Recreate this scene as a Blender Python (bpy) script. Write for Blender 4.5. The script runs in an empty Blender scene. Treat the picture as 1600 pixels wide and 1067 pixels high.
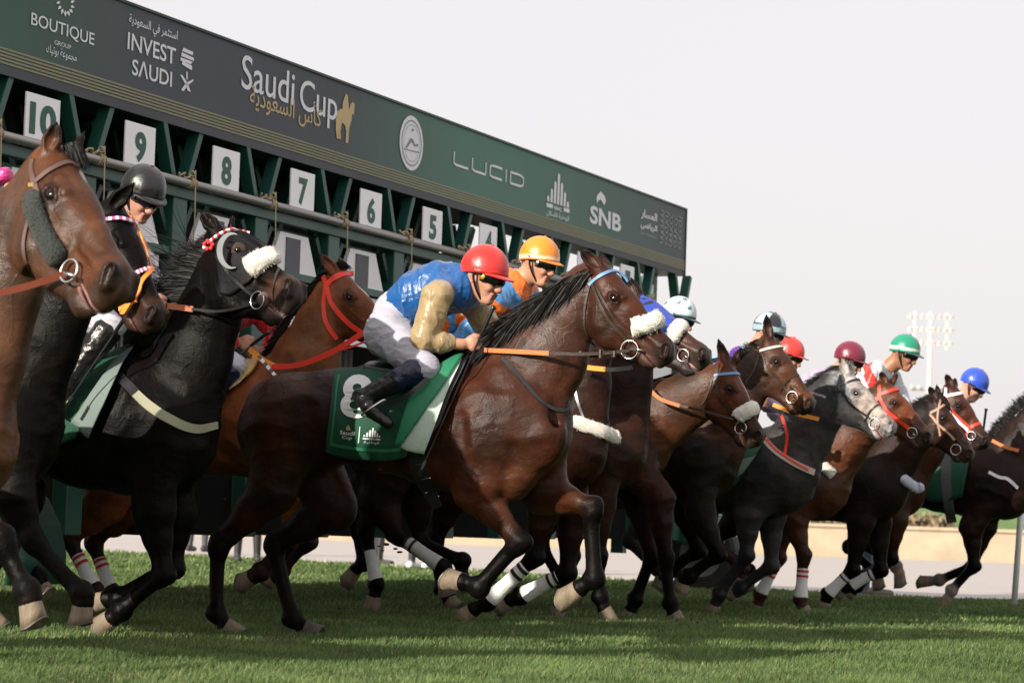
import bpy, bmesh, math, random
import numpy as np
from mathutils import Vector, Matrix, noise as mnoise
from mathutils.bvhtree import BVHTree
random.seed(7); rng = np.random.default_rng(7)
scene = bpy.context.scene
col = scene.collection

# ------------------------------------------------------------ camera
F_PX, CAM_H = 4000.0, 0.72
PITCH, ROLL = math.atan((799 - 533.5) / F_PX), math.atan(.033)
FW = np.array([0, math.cos(PITCH), math.sin(PITCH)])
_r0 = np.array([1., 0, 0]); _u0 = np.cross(_r0, FW)
RT = math.cos(ROLL) * _r0 + math.sin(ROLL) * _u0
UP = np.cross(RT, FW)
CAM = np.array([0, 0, CAM_H])
cam_data = bpy.data.cameras.new('camera'); cam = bpy.data.objects.new('camera', cam_data); col.objects.link(cam)
cam.matrix_world = Matrix(((RT[0], UP[0], -FW[0], 0), (RT[1], UP[1], -FW[1], 0), (RT[2], UP[2], -FW[2], CAM_H), (0, 0, 0, 1)))
cam_data.sensor_width = 36; cam_data.lens = 36 * F_PX / 1600; cam_data.clip_start = .1; cam_data.clip_end = 6000
cam_data.dof.use_dof = True; cam_data.dof.focus_distance = 13.9; cam_data.dof.aperture_fstop = 4.5
scene.camera = cam

# ------------------------------------------------------------ light
SUN_EL = math.radians(22)
_az = np.array([-.70, -.71]); _az /= np.linalg.norm(_az)           # towards the sun: low, behind the camera's left shoulder
to_sun = Vector((_az[0] * math.cos(SUN_EL), _az[1] * math.cos(SUN_EL), math.sin(SUN_EL)))
world = bpy.data.worlds.new('World'); scene.world = world; world.use_nodes = True
nt = world.node_tree; bg = nt.nodes['Background']
sky = nt.nodes.new('ShaderNodeTexSky'); sky.sky_type = 'NISHITA'; sky.sun_disc = False
sky.sun_elevation = SUN_EL; sky.sun_rotation = math.atan2(to_sun.x, to_sun.y)
sky.air_density = 1.0; sky.dust_density = 8.0; sky.ozone_density = 1.5; sky.altitude = 600
# a dusty, pale desert sky: most of the blue is washed out
hs = nt.nodes.new('ShaderNodeMixRGB'); hs.blend_type = 'MIX'; hs.inputs[0].default_value = .74
hs.inputs[2].default_value = (7.95, 7.5, 7.42, 1)
nt.links.new(sky.outputs[0], hs.inputs[1]); nt.links.new(hs.outputs[0], bg.inputs[0]); bg.inputs[1].default_value = .11
sd = bpy.data.lights.new('sun', 'SUN'); sun = bpy.data.objects.new('sun', sd); col.objects.link(sun)
sd.energy = 5.0; sd.angle = math.radians(.6); sd.color = (1, .91, .79)
sun.rotation_euler = (-to_sun).to_track_quat('-Z', 'Y').to_euler()
scene.view_settings.view_transform = 'Standard'; scene.view_settings.look = 'None'
scene.view_settings.exposure = .35; scene.view_settings.gamma = 1
scene.cycles.max_bounces = 6

# ------------------------------------------------------------ pixel <-> world
def ray(px, py): return FW + RT * (px - 800) / F_PX - UP * (py - 533.5) / F_PX
def at_depth(px, py, z): return CAM + ray(px, py) * z
def at_z(px, py, h=0.):
    d = ray(px, py); return CAM + d * ((h - CAM_H) / d[2])
_g = ray(2500, 855); _g[2] = 0; GD = _g / np.linalg.norm(_g)         # along the gate, away from the camera
RUN = np.array([GD[1], -GD[0], 0.])                                  # the way the horses run
UZ = np.array([0, 0, 1.])
E0 = at_z(370, 998)
def V(*a): return np.array(a, float)
def unit(v): return v / (np.linalg.norm(v) + 1e-12)

class Frame:
    """a vertical plane at s metres along the gate, heading `yaw` degrees off the running direction"""
    def __init__(s_, s, run=0., yaw=0.):
        a = math.radians(yaw); c, n = math.cos(a), math.sin(a)
        s_.R = V(RUN[0] * c - RUN[1] * n, RUN[0] * n + RUN[1] * c, 0); s_.L = V(-s_.R[1], s_.R[0], 0)
        s_.O = E0 + GD * s + RUN * run
    def pt(s_, px, py, lat=0.):
        d = ray(px, py); o = s_.O + s_.L * lat
        return CAM + d * (((o - CAM) @ s_.L) / (d @ s_.L))
    def ppm(s_, px, py, lat=0.):
        return F_PX / ((s_.pt(px, py, lat) - CAM) @ FW)

# ------------------------------------------------------------ materials
def new_mat(name):
    m = bpy.data.materials.new(name); m.use_nodes = True
    return m, m.node_tree, m.node_tree.nodes['Principled BSDF']
def N(t, k, **kw):
    n = t.nodes.new(k)
    for a, b in kw.items(): setattr(n, a, b)
    return n
def mat(name, c, rough=.6, var=.12, vscale=8., bump=0., bscale=60., metal=0., spec=.5, coat=0., sheen=0., obj=True, stretch=None):
    m, t, b = new_mat(name)
    tc = N(t, 'ShaderNodeTexCoord'); src = tc.outputs['Object']
    if stretch:
        mp = N(t, 'ShaderNodeMapping'); mp.inputs['Scale'].default_value = stretch; t.links.new(src, mp.inputs[0]); src = mp.outputs[0]
    n = N(t, 'ShaderNodeTexNoise'); n.inputs['Scale'].default_value = vscale; n.inputs['Detail'].default_value = 6; t.links.new(src, n.inputs['Vector'])
    mx = N(t, 'ShaderNodeMixRGB'); mx.inputs[1].default_value = (*[x * (1 - var) for x in c], 1); mx.inputs[2].default_value = (*[min(1, x * (1 + var)) for x in c], 1)
    t.links.new(n.outputs[0], mx.inputs[0]); t.links.new(mx.outputs[0], b.inputs['Base Color'])
    b.inputs['Roughness'].default_value = rough; b.inputs['Metallic'].default_value = metal
    b.inputs['Specular IOR Level'].default_value = spec; b.inputs['Coat Weight'].default_value = coat; b.inputs['Sheen Weight'].default_value = sheen
    if bump:
        n2 = N(t, 'ShaderNodeTexNoise'); n2.inputs['Scale'].default_value = bscale; n2.inputs['Detail'].default_value = 5; t.links.new(src, n2.inputs['Vector'])
        bp = N(t, 'ShaderNodeBump'); bp.inputs['Strength'].default_value = bump; bp.inputs['Distance'].default_value = .01
        t.links.new(n2.outputs[0], bp.inputs['Height']); t.links.new(bp.outputs[0], b.inputs['Normal'])
    return m
_fab = {}
def cloth(name, c, rough=.55, bump=.35, sheen=.15, spec=.4):
    if name not in _fab: _fab[name] = mat(name, c, rough, .1, 12, bump, 45, spec=spec, sheen=sheen)
    return _fab[name]
def silk(name, c, bmp=.5):
    if name in _fab: return _fab[name]
    m, t, b = new_mat(name); _fab[name] = m
    tc = N(t, 'ShaderNodeTexCoord')
    wn = N(t, 'ShaderNodeTexNoise'); wn.inputs['Scale'].default_value = 9; wn.inputs['Detail'].default_value = 4; wn.inputs['Distortion'].default_value = 2.2
    wn.inputs['Roughness'].default_value = .5
    t.links.new(tc.outputs['Object'], wn.inputs['Vector'])
    at = N(t, 'ShaderNodeAttribute', attribute_name='Col'); mu = N(t, 'ShaderNodeMixRGB', blend_type='MULTIPLY'); mu.inputs[0].default_value = 1
    mu.inputs[2].default_value = (*c, 1); t.links.new(at.outputs['Color'], mu.inputs[1]); t.links.new(mu.outputs[0], b.inputs['Base Color'])
    b.inputs['Roughness'].default_value = .33; b.inputs['Specular IOR Level'].default_value = .6; b.inputs['Sheen Weight'].default_value = .2
    bp = N(t, 'ShaderNodeBump'); bp.inputs['Strength'].default_value = bmp; bp.inputs['Distance'].default_value = .02
    t.links.new(wn.outputs[0], bp.inputs['Height']); t.links.new(bp.outputs[0], b.inputs['Normal'])
    return m
def skin_mat():
    if 'skin' in _fab: return _fab['skin']
    m, t, b = new_mat('skin'); _fab['skin'] = m
    at = N(t, 'ShaderNodeAttribute', attribute_name='Col'); t.links.new(at.outputs['Color'], b.inputs['Base Color'])
    b.inputs['Roughness'].default_value = .5; b.inputs['Subsurface Weight'].default_value = .12; b.inputs['Subsurface Scale'].default_value = .01
    return m
def coat_mat():
    if 'coat' in _fab: return _fab['coat']
    m, t, b = new_mat('horse_coat'); _fab['coat'] = m
    at = N(t, 'ShaderNodeAttribute', attribute_name='Col'); tc = N(t, 'ShaderNodeTexCoord')
    n = N(t, 'ShaderNodeTexNoise'); n.inputs['Scale'].default_value = 7; n.inputs['Detail'].default_value = 8; n.inputs['Roughness'].default_value = .65
    t.links.new(tc.outputs['Object'], n.inputs['Vector'])
    cr = N(t, 'ShaderNodeValToRGB'); cr.color_ramp.elements[0].position = .3; cr.color_ramp.elements[1].position = .72
    cr.color_ramp.elements[0].color = (.42, .40, .40, 1); cr.color_ramp.elements[1].color = (1.12, 1.08, 1.05, 1)
    t.links.new(n.outputs[0], cr.inputs[0])
    mu = N(t, 'ShaderNodeMixRGB', blend_type='MULTIPLY'); mu.inputs[0].default_value = 1
    t.links.new(at.outputs['Color'], mu.inputs[1]); t.links.new(cr.outputs[0], mu.inputs[2])
    n7 = N(t, 'ShaderNodeTexNoise'); n7.inputs['Scale'].default_value = 2.6; n7.inputs['Detail'].default_value = 5; n7.inputs['Distortion'].default_value = .6; t.links.new(tc.outputs['Object'], n7.inputs['Vector'])
    cr2 = N(t, 'ShaderNodeValToRGB'); cr2.color_ramp.elements[0].position = .36; cr2.color_ramp.elements[1].position = .66; cr2.color_ramp.elements[0].color = (.55, .62, .70, 1); cr2.color_ramp.elements[1].color = (1.45, 1.2, 1.0, 1); t.links.new(n7.outputs[0], cr2.inputs[0])
    mu2 = N(t, 'ShaderNodeMixRGB', blend_type='MULTIPLY'); mu2.inputs[0].default_value = 1; t.links.new(mu.outputs[0], mu2.inputs[1]); t.links.new(cr2.outputs[0], mu2.inputs[2]); t.links.new(mu2.outputs[0], b.inputs['Base Color'])
    b.inputs['Specular IOR Level'].default_value = .17
    bw = N(t, 'ShaderNodeRGBToBW'); t.links.new(at.outputs['Color'], bw.inputs[0]); sr = N(t, 'ShaderNodeMapRange'); sr.inputs[1].default_value = .004; sr.inputs[2].default_value = .035; sr.inputs[3].default_value = .07; sr.inputs[4].default_value = .22
    t.links.new(bw.outputs[0], sr.inputs[0]); t.links.new(sr.outputs[0], b.inputs['Specular IOR Level'])
    # roughness patches: damp, sweaty coat against dry coat
    rr = N(t, 'ShaderNodeMapRange'); rr.inputs[1].default_value = .35; rr.inputs[2].default_value = .65; rr.inputs[3].default_value = .30; rr.inputs[4].default_value = .48
    n4 = N(t, 'ShaderNodeTexNoise'); n4.inputs['Scale'].default_value = 4; n4.inputs['Detail'].default_value = 4; t.links.new(tc.outputs['Object'], n4.inputs['Vector'])
    t.links.new(n4.outputs[0], rr.inputs[0]); t.links.new(rr.outputs[0], b.inputs['Roughness'])
    # veins and fine skin folds (broad) + hair grain (fine)
    mp = N(t, 'ShaderNodeMapping'); mp.inputs['Scale'].default_value = (1, 1, 1.6); t.links.new(tc.outputs['Object'], mp.inputs[0])
    n2 = N(t, 'ShaderNodeTexNoise'); n2.inputs['Scale'].default_value = 13; n2.inputs['Detail'].default_value = 3; n2.inputs['Distortion'].default_value = .9
    t.links.new(mp.outputs[0], n2.inputs['Vector'])
    n3 = N(t, 'ShaderNodeTexNoise'); n3.inputs['Scale'].default_value = 160; n3.inputs['Detail'].default_value = 3; t.links.new(mp.outputs[0], n3.inputs['Vector'])
    b1 = N(t, 'ShaderNodeBump'); b1.inputs['Strength'].default_value = .20; b1.inputs['Distance'].default_value = .02; t.links.new(n2.outputs[0], b1.inputs['Height'])
    b2 = N(t, 'ShaderNodeBump'); b2.inputs['Strength'].default_value = .38; b2.inputs['Distance'].default_value = .004; t.links.new(n3.outputs[0], b2.inputs['Height'])
    # raised veins: thin ridges where a warped noise crosses its mean
    mp2 = N(t, 'ShaderNodeMapping'); mp2.inputs['Scale'].default_value = (1, 1, .55); t.links.new(tc.outputs['Object'], mp2.inputs[0])
    n5 = N(t, 'ShaderNodeTexNoise'); n5.inputs['Scale'].default_value = 5.5; n5.inputs['Detail'].default_value = 2.5; n5.inputs['Distortion'].default_value = .5; t.links.new(mp2.outputs[0], n5.inputs['Vector'])
    m1 = N(t, 'ShaderNodeMath', operation='SUBTRACT'); m1.inputs[1].default_value = .5; t.links.new(n5.outputs[0], m1.inputs[0]); m2 = N(t, 'ShaderNodeMath', operation='ABSOLUTE'); t.links.new(m1.outputs[0], m2.inputs[0])
    m3 = N(t, 'ShaderNodeMapRange'); m3.inputs[1].default_value = 0; m3.inputs[2].default_value = .022; m3.inputs[3].default_value = 1; m3.inputs[4].default_value = 0; m3.interpolation_type = 'SMOOTHSTEP'; t.links.new(m2.outputs[0], m3.inputs[0])
    b3 = N(t, 'ShaderNodeBump'); b3.inputs['Strength'].default_value = .14; b3.inputs['Distance'].default_value = .006; t.links.new(m3.outputs[0], b3.inputs['Height']); t.links.new(b1.outputs[0], b3.inputs['Normal'])
    t.links.new(b3.outputs[0], b2.inputs['Normal']); t.links.new(b2.outputs[0], b.inputs['Normal'])
    return m

# ------------------------------------------------------------ objects
def tag(o, label=None, cat=None, group=None, kind=None):
    if label: o['label'] = label
    if cat: o['category'] = cat
    if group: o['group'] = group
    if kind: o['kind'] = kind
    return o
def empty(name, loc, rz=0.):
    o = bpy.data.objects.new(name, None); col.objects.link(o); o.location = loc; o.rotation_euler = (0, 0, rz); o.empty_display_size = .1
    return o
bpy_update = lambda: bpy.context.view_layer.update()
def mesh_obj(name, verts, faces, m, parent=None, smooth=True, colors=None, origin=None):
    """verts are world coordinates; the object's origin is put at its base (or at `origin`)"""
    verts = np.asarray(verts, float)
    if parent is not None: org = np.array(parent['_org'])
    elif origin is not None: org = np.asarray(origin, float)
    else: org = V(verts[:, 0].mean(), verts[:, 1].mean(), verts[:, 2].min())
    me = bpy.data.meshes.new(name)
    if isinstance(faces, np.ndarray):
        nf, k = faces.shape
        me.vertices.add(len(verts)); me.vertices.foreach_set('co', (verts - org).astype(np.float32).ravel())
        me.loops.add(nf * k); me.loops.foreach_set('vertex_index', faces.astype(np.int32).ravel())
        me.polygons.add(nf); me.polygons.foreach_set('loop_start', np.arange(0, nf * k, k, dtype=np.int32))
        me.polygons.foreach_set('loop_total', np.full(nf, k, np.int32)); me.update(calc_edges=True)
    else: me.from_pydata([tuple(v) for v in (verts - org)], [], [tuple(f) for f in faces])
    if smooth: me.polygons.foreach_set('use_smooth', np.ones(len(me.polygons), bool))
    if colors is not None:
        a = me.color_attributes.new('Col', 'FLOAT_COLOR', 'POINT'); c = np.ones((len(verts), 4), np.float32); c[:, :3] = colors
        a.data.foreach_set('color', c.ravel())
    if m is not None:
        for mm in (m if isinstance(m, (list, tuple)) else [m]): me.materials.append(mm)
    o = bpy.data.objects.new(name, me); col.objects.link(o)
    o['_org'] = [float(x) for x in org]
    if parent is not None: o.parent = parent
    else: o.location = org
    return o

class MB:
    """collects shapes, then links them as one mesh object"""
    def __init__(s): s.v = []; s.f = []
    def add(s, v, f):
        n = len(s.v); s.v.extend([tuple(map(float, p)) for p in v]); s.f.extend([tuple(i + n for i in q) for q in f]); return s
    def quad(s, *p): return s.add(p, [tuple(range(len(p)))])
    def box(s, c, ax, ay, az):            # centre and three half-axis vectors
        c, ax, ay, az = map(np.asarray, (c, ax, ay, az))
        p = [c + sx * ax + sy * ay + sz * az for sx in (-1, 1) for sy in (-1, 1) for sz in (-1, 1)]
        return s.add(p, [(0, 1, 3, 2), (4, 6, 7, 5), (0, 4, 5, 1), (2, 3, 7, 6), (0, 2, 6, 4), (1, 5, 7, 3)])
    def bar(s, a, b, w, t, side):         # rectangular bar from a to b, w across `side`
        a, b = np.asarray(a, float), np.asarray(b, float); d = unit(b - a); e = unit(np.cross(d, side)); sd = np.cross(e, d)
        return s.box((a + b) / 2, (b - a) / 2, sd * w / 2, e * t / 2)
    def tube(s, pts, r, n=10, cap=True):
        pts = [np.asarray(p, float) for p in pts]; m = len(pts); rs = r if hasattr(r, '__len__') else [r] * m
        nrm = None; rings = []
        for i, p in enumerate(pts):
            d = unit(pts[min(i + 1, m - 1)] - pts[max(i - 1, 0)])
            if nrm is None: nrm = unit(np.cross(d, V(.3, .2, 1) if abs(d[2]) < .9 else V(1, .1, 0)))
            else: nrm = unit(nrm - d * (nrm @ d))
            b = np.cross(d, nrm); rings.append([p + rs[i] * (math.cos(a) * nrm + math.sin(a) * b) for a in np.arange(n) * 2 * math.pi / n])
        v = [q for rg in rings for q in rg]
        f = [(i * n + j, i * n + (j + 1) % n, (i + 1) * n + (j + 1) % n, (i + 1) * n + j) for i in range(m - 1) for j in range(n)]
        if cap: f += [tuple(range(n))[::-1], tuple((m - 1) * n + j for j in range(n))]
        return s.add(v, f)
    def torus(s, c, nrm, R, r, n=24, k=8):
        nrm = unit(np.asarray(nrm, float)); a = unit(np.cross(nrm, V(.1, .3, 1))); b = np.cross(nrm, a); v = []; f = []
        for i in range(n):
            t = 2 * math.pi * i / n; rd = math.cos(t) * a + math.sin(t) * b
            for j in range(k):
                q = 2 * math.pi * j / k; v.append(np.asarray(c) + rd * (R + r * math.cos(q)) + nrm * r * math.sin(q))
        for i in range(n):
            for j in range(k): f.append((i * k + j, i * k + (j + 1) % k, (i + 1) % n * k + (j + 1) % k, (i + 1) % n * k + j))
        return s.add(v, f)
    def ball(s, c, r, ax=None, n=16, m=10):
        ax = np.eye(3) if ax is None else ax; r = V(*r) if hasattr(r, '__len__') else V(r, r, r); v = []; f = []
        for i in range(m + 1):
            p = math.pi * i / m
            for j in range(n):
                q = 2 * math.pi * j / n
                v.append(np.asarray(c) + r[0] * math.sin(p) * math.cos(q) * ax[0] + r[1] * math.sin(p) * math.sin(q) * ax[1] + r[2] * math.cos(p) * ax[2])
        for i in range(m):
            for j in range(n): f.append((i * n + j, (i + 1) * n + j, (i + 1) * n + (j + 1) % n, i * n + (j + 1) % n))
        return s.add(v, f)
    def build(s, name, m, parent=None, smooth=False, origin=None, bevel=0):
        o = mesh_obj(name, s.v, s.f, m, parent, smooth, origin=origin)
        if bevel:
            b = o.modifiers.new('b', 'BEVEL'); b.width = bevel; b.segments = 2; b.limit_method = 'ANGLE'
        return o

def catmull(P, n):
    P = np.asarray(P, float)
    if len(P) == 2: return P[0] + (P[1] - P[0]) * np.linspace(0, 1, n)[:, None]
    Q = np.vstack([2 * P[0] - P[1], P, 2 * P[-1] - P[-2]]); m = len(P) - 1; out = []
    for t in np.linspace(0, m, n):
        i = min(int(t), m - 1); u = t - i; a, b, c, d = Q[i], Q[i + 1], Q[i + 2], Q[i + 3]
        out.append(.5 * ((2 * b) + (-a + c) * u + (2 * a - 5 * b + 4 * c - d) * u * u + (-a + 3 * b - 3 * c + d) * u ** 3))
    return np.array(out)

# ------------------------------------------------------------ implicit bodies
class Body:
    """smooth union of tapered capsules, meshed by surface nets"""
    def __init__(s): s.p = []; s.g = 0
    def cap(s, a, b, ra, rb=None, n=None, sq=1., k=.03, ca=(.5, .5, .5), cb=None, sub=False, cw=1., g=None):
        rb = ra if rb is None else rb; cb = ca if cb is None else cb
        s.p.append((np.asarray(a, float), np.asarray(b, float) + 1e-6, ra, rb, n, sq, k, np.array(ca, float), np.array(cb, float), sub, cw, g))
    def chain(s, pts, n=None, sq=1., k=.03, cols=None, sub=False, cw=1.):
        """pts: (point, radius[, squash])"""
        s.g += 1
        for i in range(len(pts) - 1):
            c0 = cols[i] if cols else (.5,) * 3; c1 = cols[i + 1] if cols else c0
            q = pts[i][2] if len(pts[i]) > 2 else sq
            s.cap(pts[i][0], pts[i + 1][0], pts[i][1], pts[i + 1][1], n, q, k, c0, c1, sub, cw, s.g)
    @staticmethod
    def dist(p, X):
        a, b, ra, rb, n, sq = p[:6]
        ab = (b - a).astype(np.float32); w = X - a.astype(np.float32)
        t = np.clip((w @ ab) / float(ab @ ab), 0, 1); q = w - t[..., None] * ab
        d2 = (q * q).sum(-1)
        if n is not None and sq != 1: qn = q @ n.astype(np.float32); d2 = d2 + qn * qn * np.float32(1 / sq ** 2 - 1)
        return np.sqrt(d2) - (ra + t * (rb - ra)), t
    def bounds(s):
        lo = np.min([np.minimum(p[0] - p[2], p[1] - p[3]) for p in s.p if not p[9]], 0); hi = np.max([np.maximum(p[0] + p[2], p[1] + p[3]) for p in s.p if not p[9]], 0)
        return lo, hi
    def mesh(s, h, lo=None, hi=None, disp=None):
        if lo is None: lo, hi = s.bounds(); lo = lo - 3 * h; hi = hi + 3 * h
        dim = np.ceil((hi - lo) / h).astype(int) + 1; F = np.full(dim, 1., np.float32)
        grp = []
        for p in s.p:
            if grp and p[11] is not None and grp[-1][0][11] == p[11]: grp[-1].append(p)
            else: grp.append([p])
        for g in grp:
            p = g[0]; k = p[6]; r = max(max(q[2], q[3]) for q in g) + k + 3 * h
            mn = np.min([np.minimum(q[0], q[1]) for q in g], 0); mxx = np.max([np.maximum(q[0], q[1]) for q in g], 0)
            i0 = np.maximum(np.floor((mn - r - lo) / h).astype(int), 0); i1 = np.minimum(np.ceil((mxx + r - lo) / h).astype(int) + 1, dim)
            if (i1 <= i0).any(): continue
            ax = [(lo[j] + h * np.arange(i0[j], i1[j])).astype(np.float32) for j in range(3)]
            X = np.stack(np.meshgrid(*ax, indexing='ij'), -1); d = None; ki = min(k, .12 * max(p[2], p[3]))
            for q in g:
                e, _ = s.dist(q, X)
                if d is None: d = e
                else: hh = np.maximum(ki - np.abs(d - e), 0) / ki; d = np.minimum(d, e) - hh * hh * ki * .25
            sl = tuple(slice(i0[j], i1[j]) for j in range(3)); A = F[sl]
            if p[9]: d = -d; hh = np.maximum(k - np.abs(A - d), 0) / k; F[sl] = np.maximum(A, d) + hh * hh * k * .25
            else: hh = np.maximum(k - np.abs(A - d), 0) / k; F[sl] = np.minimum(A, d) - hh * hh * k * .25
        if disp is not None: disp(F, lo, h)
        S = F < 0; nx, ny, nz = dim
        cnt = np.zeros((nx - 1, ny - 1, nz - 1), np.int8)
        for i in (0, 1):
            for j in (0, 1):
                for k in (0, 1): cnt += S[i:nx - 1 + i, j:ny - 1 + j, k:nz - 1 + k]
        act = np.argwhere((cnt > 0) & (cnt < 8)); idx = np.full(cnt.shape, -1, np.int32); idx[tuple(act.T)] = np.arange(len(act))
        acc = np.zeros((len(act), 3)); num = np.zeros(len(act))
        cor = [(i, j, k) for i in (0, 1) for j in (0, 1) for k in (0, 1)]
        for a in cor:
            for x in range(3):
                if a[x]: continue
                b = list(a); b[x] = 1
                fa = F[tuple((act + a).T)]; fb = F[tuple((act + b).T)]; m = (fa < 0) != (fb < 0)
                t = np.where(m, fa / np.where(m, fa - fb, 1), 0); pt = np.array(a, float)[None].repeat(len(act), 0); pt[:, x] += t
                acc[m] += pt[m]; num[m] += 1
        P = lo + h * (act + acc / num[:, None]); fc = []
        for x in range(3):
            y, z = (x + 1) % 3, (x + 2) % 3
            sl0 = [slice(None)] * 3; sl1 = [slice(None)] * 3; sl0[x] = slice(0, -1); sl1[x] = slice(1, None)
            e = np.argwhere(S[tuple(sl0)] != S[tuple(sl1)]); e = e[(e[:, y] > 0) & (e[:, z] > 0) & (e[:, y] < dim[y] - 1) & (e[:, z] < dim[z] - 1)]
            if not len(e): continue
            inside = S[tuple(e.T)]; o = np.zeros((4, 3), int); o[1, y] = -1; o[2, y] = -1; o[2, z] = -1; o[3, z] = -1
            q = np.stack([idx[tuple((e + o[j]).T)] for j in range(4)], 1); q[~inside] = q[~inside][:, ::-1]; fc.append(q)
        return P, np.vstack(fc)
    def colors(s, P, tau=.012):
        num = np.zeros((len(P), 3)); den = np.full(len(P), 1e-9); D = []
        P = P.astype(np.float32)
        for p in s.p:
            d, t = s.dist(p, P)
            if p[9]: d = np.abs(d) * 1.0
            w = np.exp(-np.clip(d / tau, -6, 40)) * p[10]; c = p[7] + t[:, None] * (p[8] - p[7]); num += w[:, None] * c; den += w
        return num / den[:, None]
def keep_outside(P, Fc, lo, hi):
    ins = ((P > lo) & (P < hi)).all(1); f = Fc[~ins[Fc].all(1)]; used = np.unique(f); mp = np.full(len(P), -1); mp[used] = np.arange(len(used))
    return P[used], mp[f]
def join(parts):
    vs = []; fs = []; n = 0
    for v, f in parts: vs.append(v); fs.append(f + n); n += len(v)
    return np.vstack(vs), np.vstack(fs)

# ------------------------------------------------------------ things lying on a body
class Surf:
    def __init__(s, P, Fc): s.t = BVHTree.FromPolygons([Vector(p) for p in P], [tuple(int(i) for i in f) for f in Fc]) 
    def hit(s, px, py, fallback=None):
        d = Vector(ray(px, py)).normalized(); r = s.t.ray_cast(Vector(CAM), d)
        if r[0] is not None: return np.array(r[0]), np.array(r[1])
        if fallback is not None:
            q = fallback; r = s.t.find_nearest(Vector(q), 2.)
            if r[0] is not None: 
                n = np.array(r[1]); return np.array(q), n
            return np.array(q), -unit(np.array(d))
        return None
def ribbon(P, Nn, w, th, name, m, parent, ws=None, double=False):
    """flat strap through points P, with outward normals Nn, w wide"""
    n = len(P); mb = MB(); rings = []
    for i in range(n):
        d = unit(P[min(i + 1, n - 1)] - P[max(i - 1, 0)]); nn = unit(Nn[i] - d * (Nn[i] @ d)); s_ = np.cross(d, nn)
        ww = (ws[i] if ws is not None else w) / 2
        rings += [P[i] - s_ * ww - nn * .002, P[i] - s_ * ww * .96 + nn * th, P[i] + s_ * ww * .96 + nn * th, P[i] + s_ * ww - nn * .002]
    f = [(i * 4 + j, i * 4 + (j + 1) % 4, (i + 1) * 4 + (j + 1) % 4, (i + 1) * 4 + j) for i in range(n - 1) for j in range(4)] + [(3, 2, 1, 0), tuple((n - 1) * 4 + j for j in range(4))]
    mb.add(rings, f); return mb.build(name, m, parent, smooth=False, bevel=0)

def folds(P, Fc, amp, sc=9., seed=0., stretch=(1, 1, 1)):
    tri = P[Fc]; n = np.cross(tri[:, 2] - tri[:, 0], tri[:, 3] - tri[:, 1]); N_ = np.zeros_like(P)
    for k in range(4): np.add.at(N_, Fc[:, k], n)
    N_ /= np.linalg.norm(N_, axis=1)[:, None] + 1e-9; st = V(*stretch)
    d = np.array([mnoise.noise(Vector(p * sc * st + seed)) for p in P]); d2 = np.array([mnoise.noise(Vector(p * sc * 2.3 * st + seed + 5)) for p in P])
    r1 = np.clip(1 - 3.2 * np.abs(d), -.4, 1); r2 = np.clip(1 - 3.2 * np.abs(d2), -.4, 1); return P + N_ * (r1 * amp + r2 * amp * .28 - amp * .3)[:, None]
# ------------------------------------------------------------ horses
LEATHER = mat('dark_leather', (.035, .02, .014), .42, .2, 30, .15, 90)
TAN = mat('tan_leather', (.16, .055, .03), .45, .2, 30, .15, 90)
BLACKL = mat('black_leather', (.012, .012, .013), .32, .2, 30, .12, 70, coat=.2)
STEEL = mat('steel', (.62, .62, .62), .25, .05, 20, metal=1.)
SHOE = mat('worn_aluminium', (.16, .15, .14), .5, .4, 40, metal=.5)
HORN = mat('hoof_horn', (.20, .155, .105), .7, .8, 26, .6, 50, stretch=(1, 1, .35))
HORND = mat('dark_hoof_horn', (.07, .06, .055), .6, .4, 14, .4, 60)
FLEECE = mat('white_fleece', (.78, .74, .66), .95, .12, 40, 1.0, 150, sheen=.4)
FLEECEG = mat('charcoal_fleece', (.03, .036, .034), .95, .4, 60, 1.0, 120, sheen=.1)
BOOTW = mat('white_bandage', (.74, .74, .72), .8, .08, 20, .5, 70)
EYEM = mat('horse_eye', (.006, .0035, .003), .10, .2, 30, spec=.35)
HAIRM = mat('black_hair', (.006, .005, .0048), .5, .3, 40, spec=.18)
RUBBER_O = mat('orange_rubber_rein', (.62, .19, .06), .6, .12, 30, .5, 180)
RUBBER_A = mat('amber_rubber_rein', (.85, .30, .03), .6, .1, 30, .3, 180)
TEETH = mat('pink_gum', (.62, .34, .31), .35, .2, 40)

class Horse: pass

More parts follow.
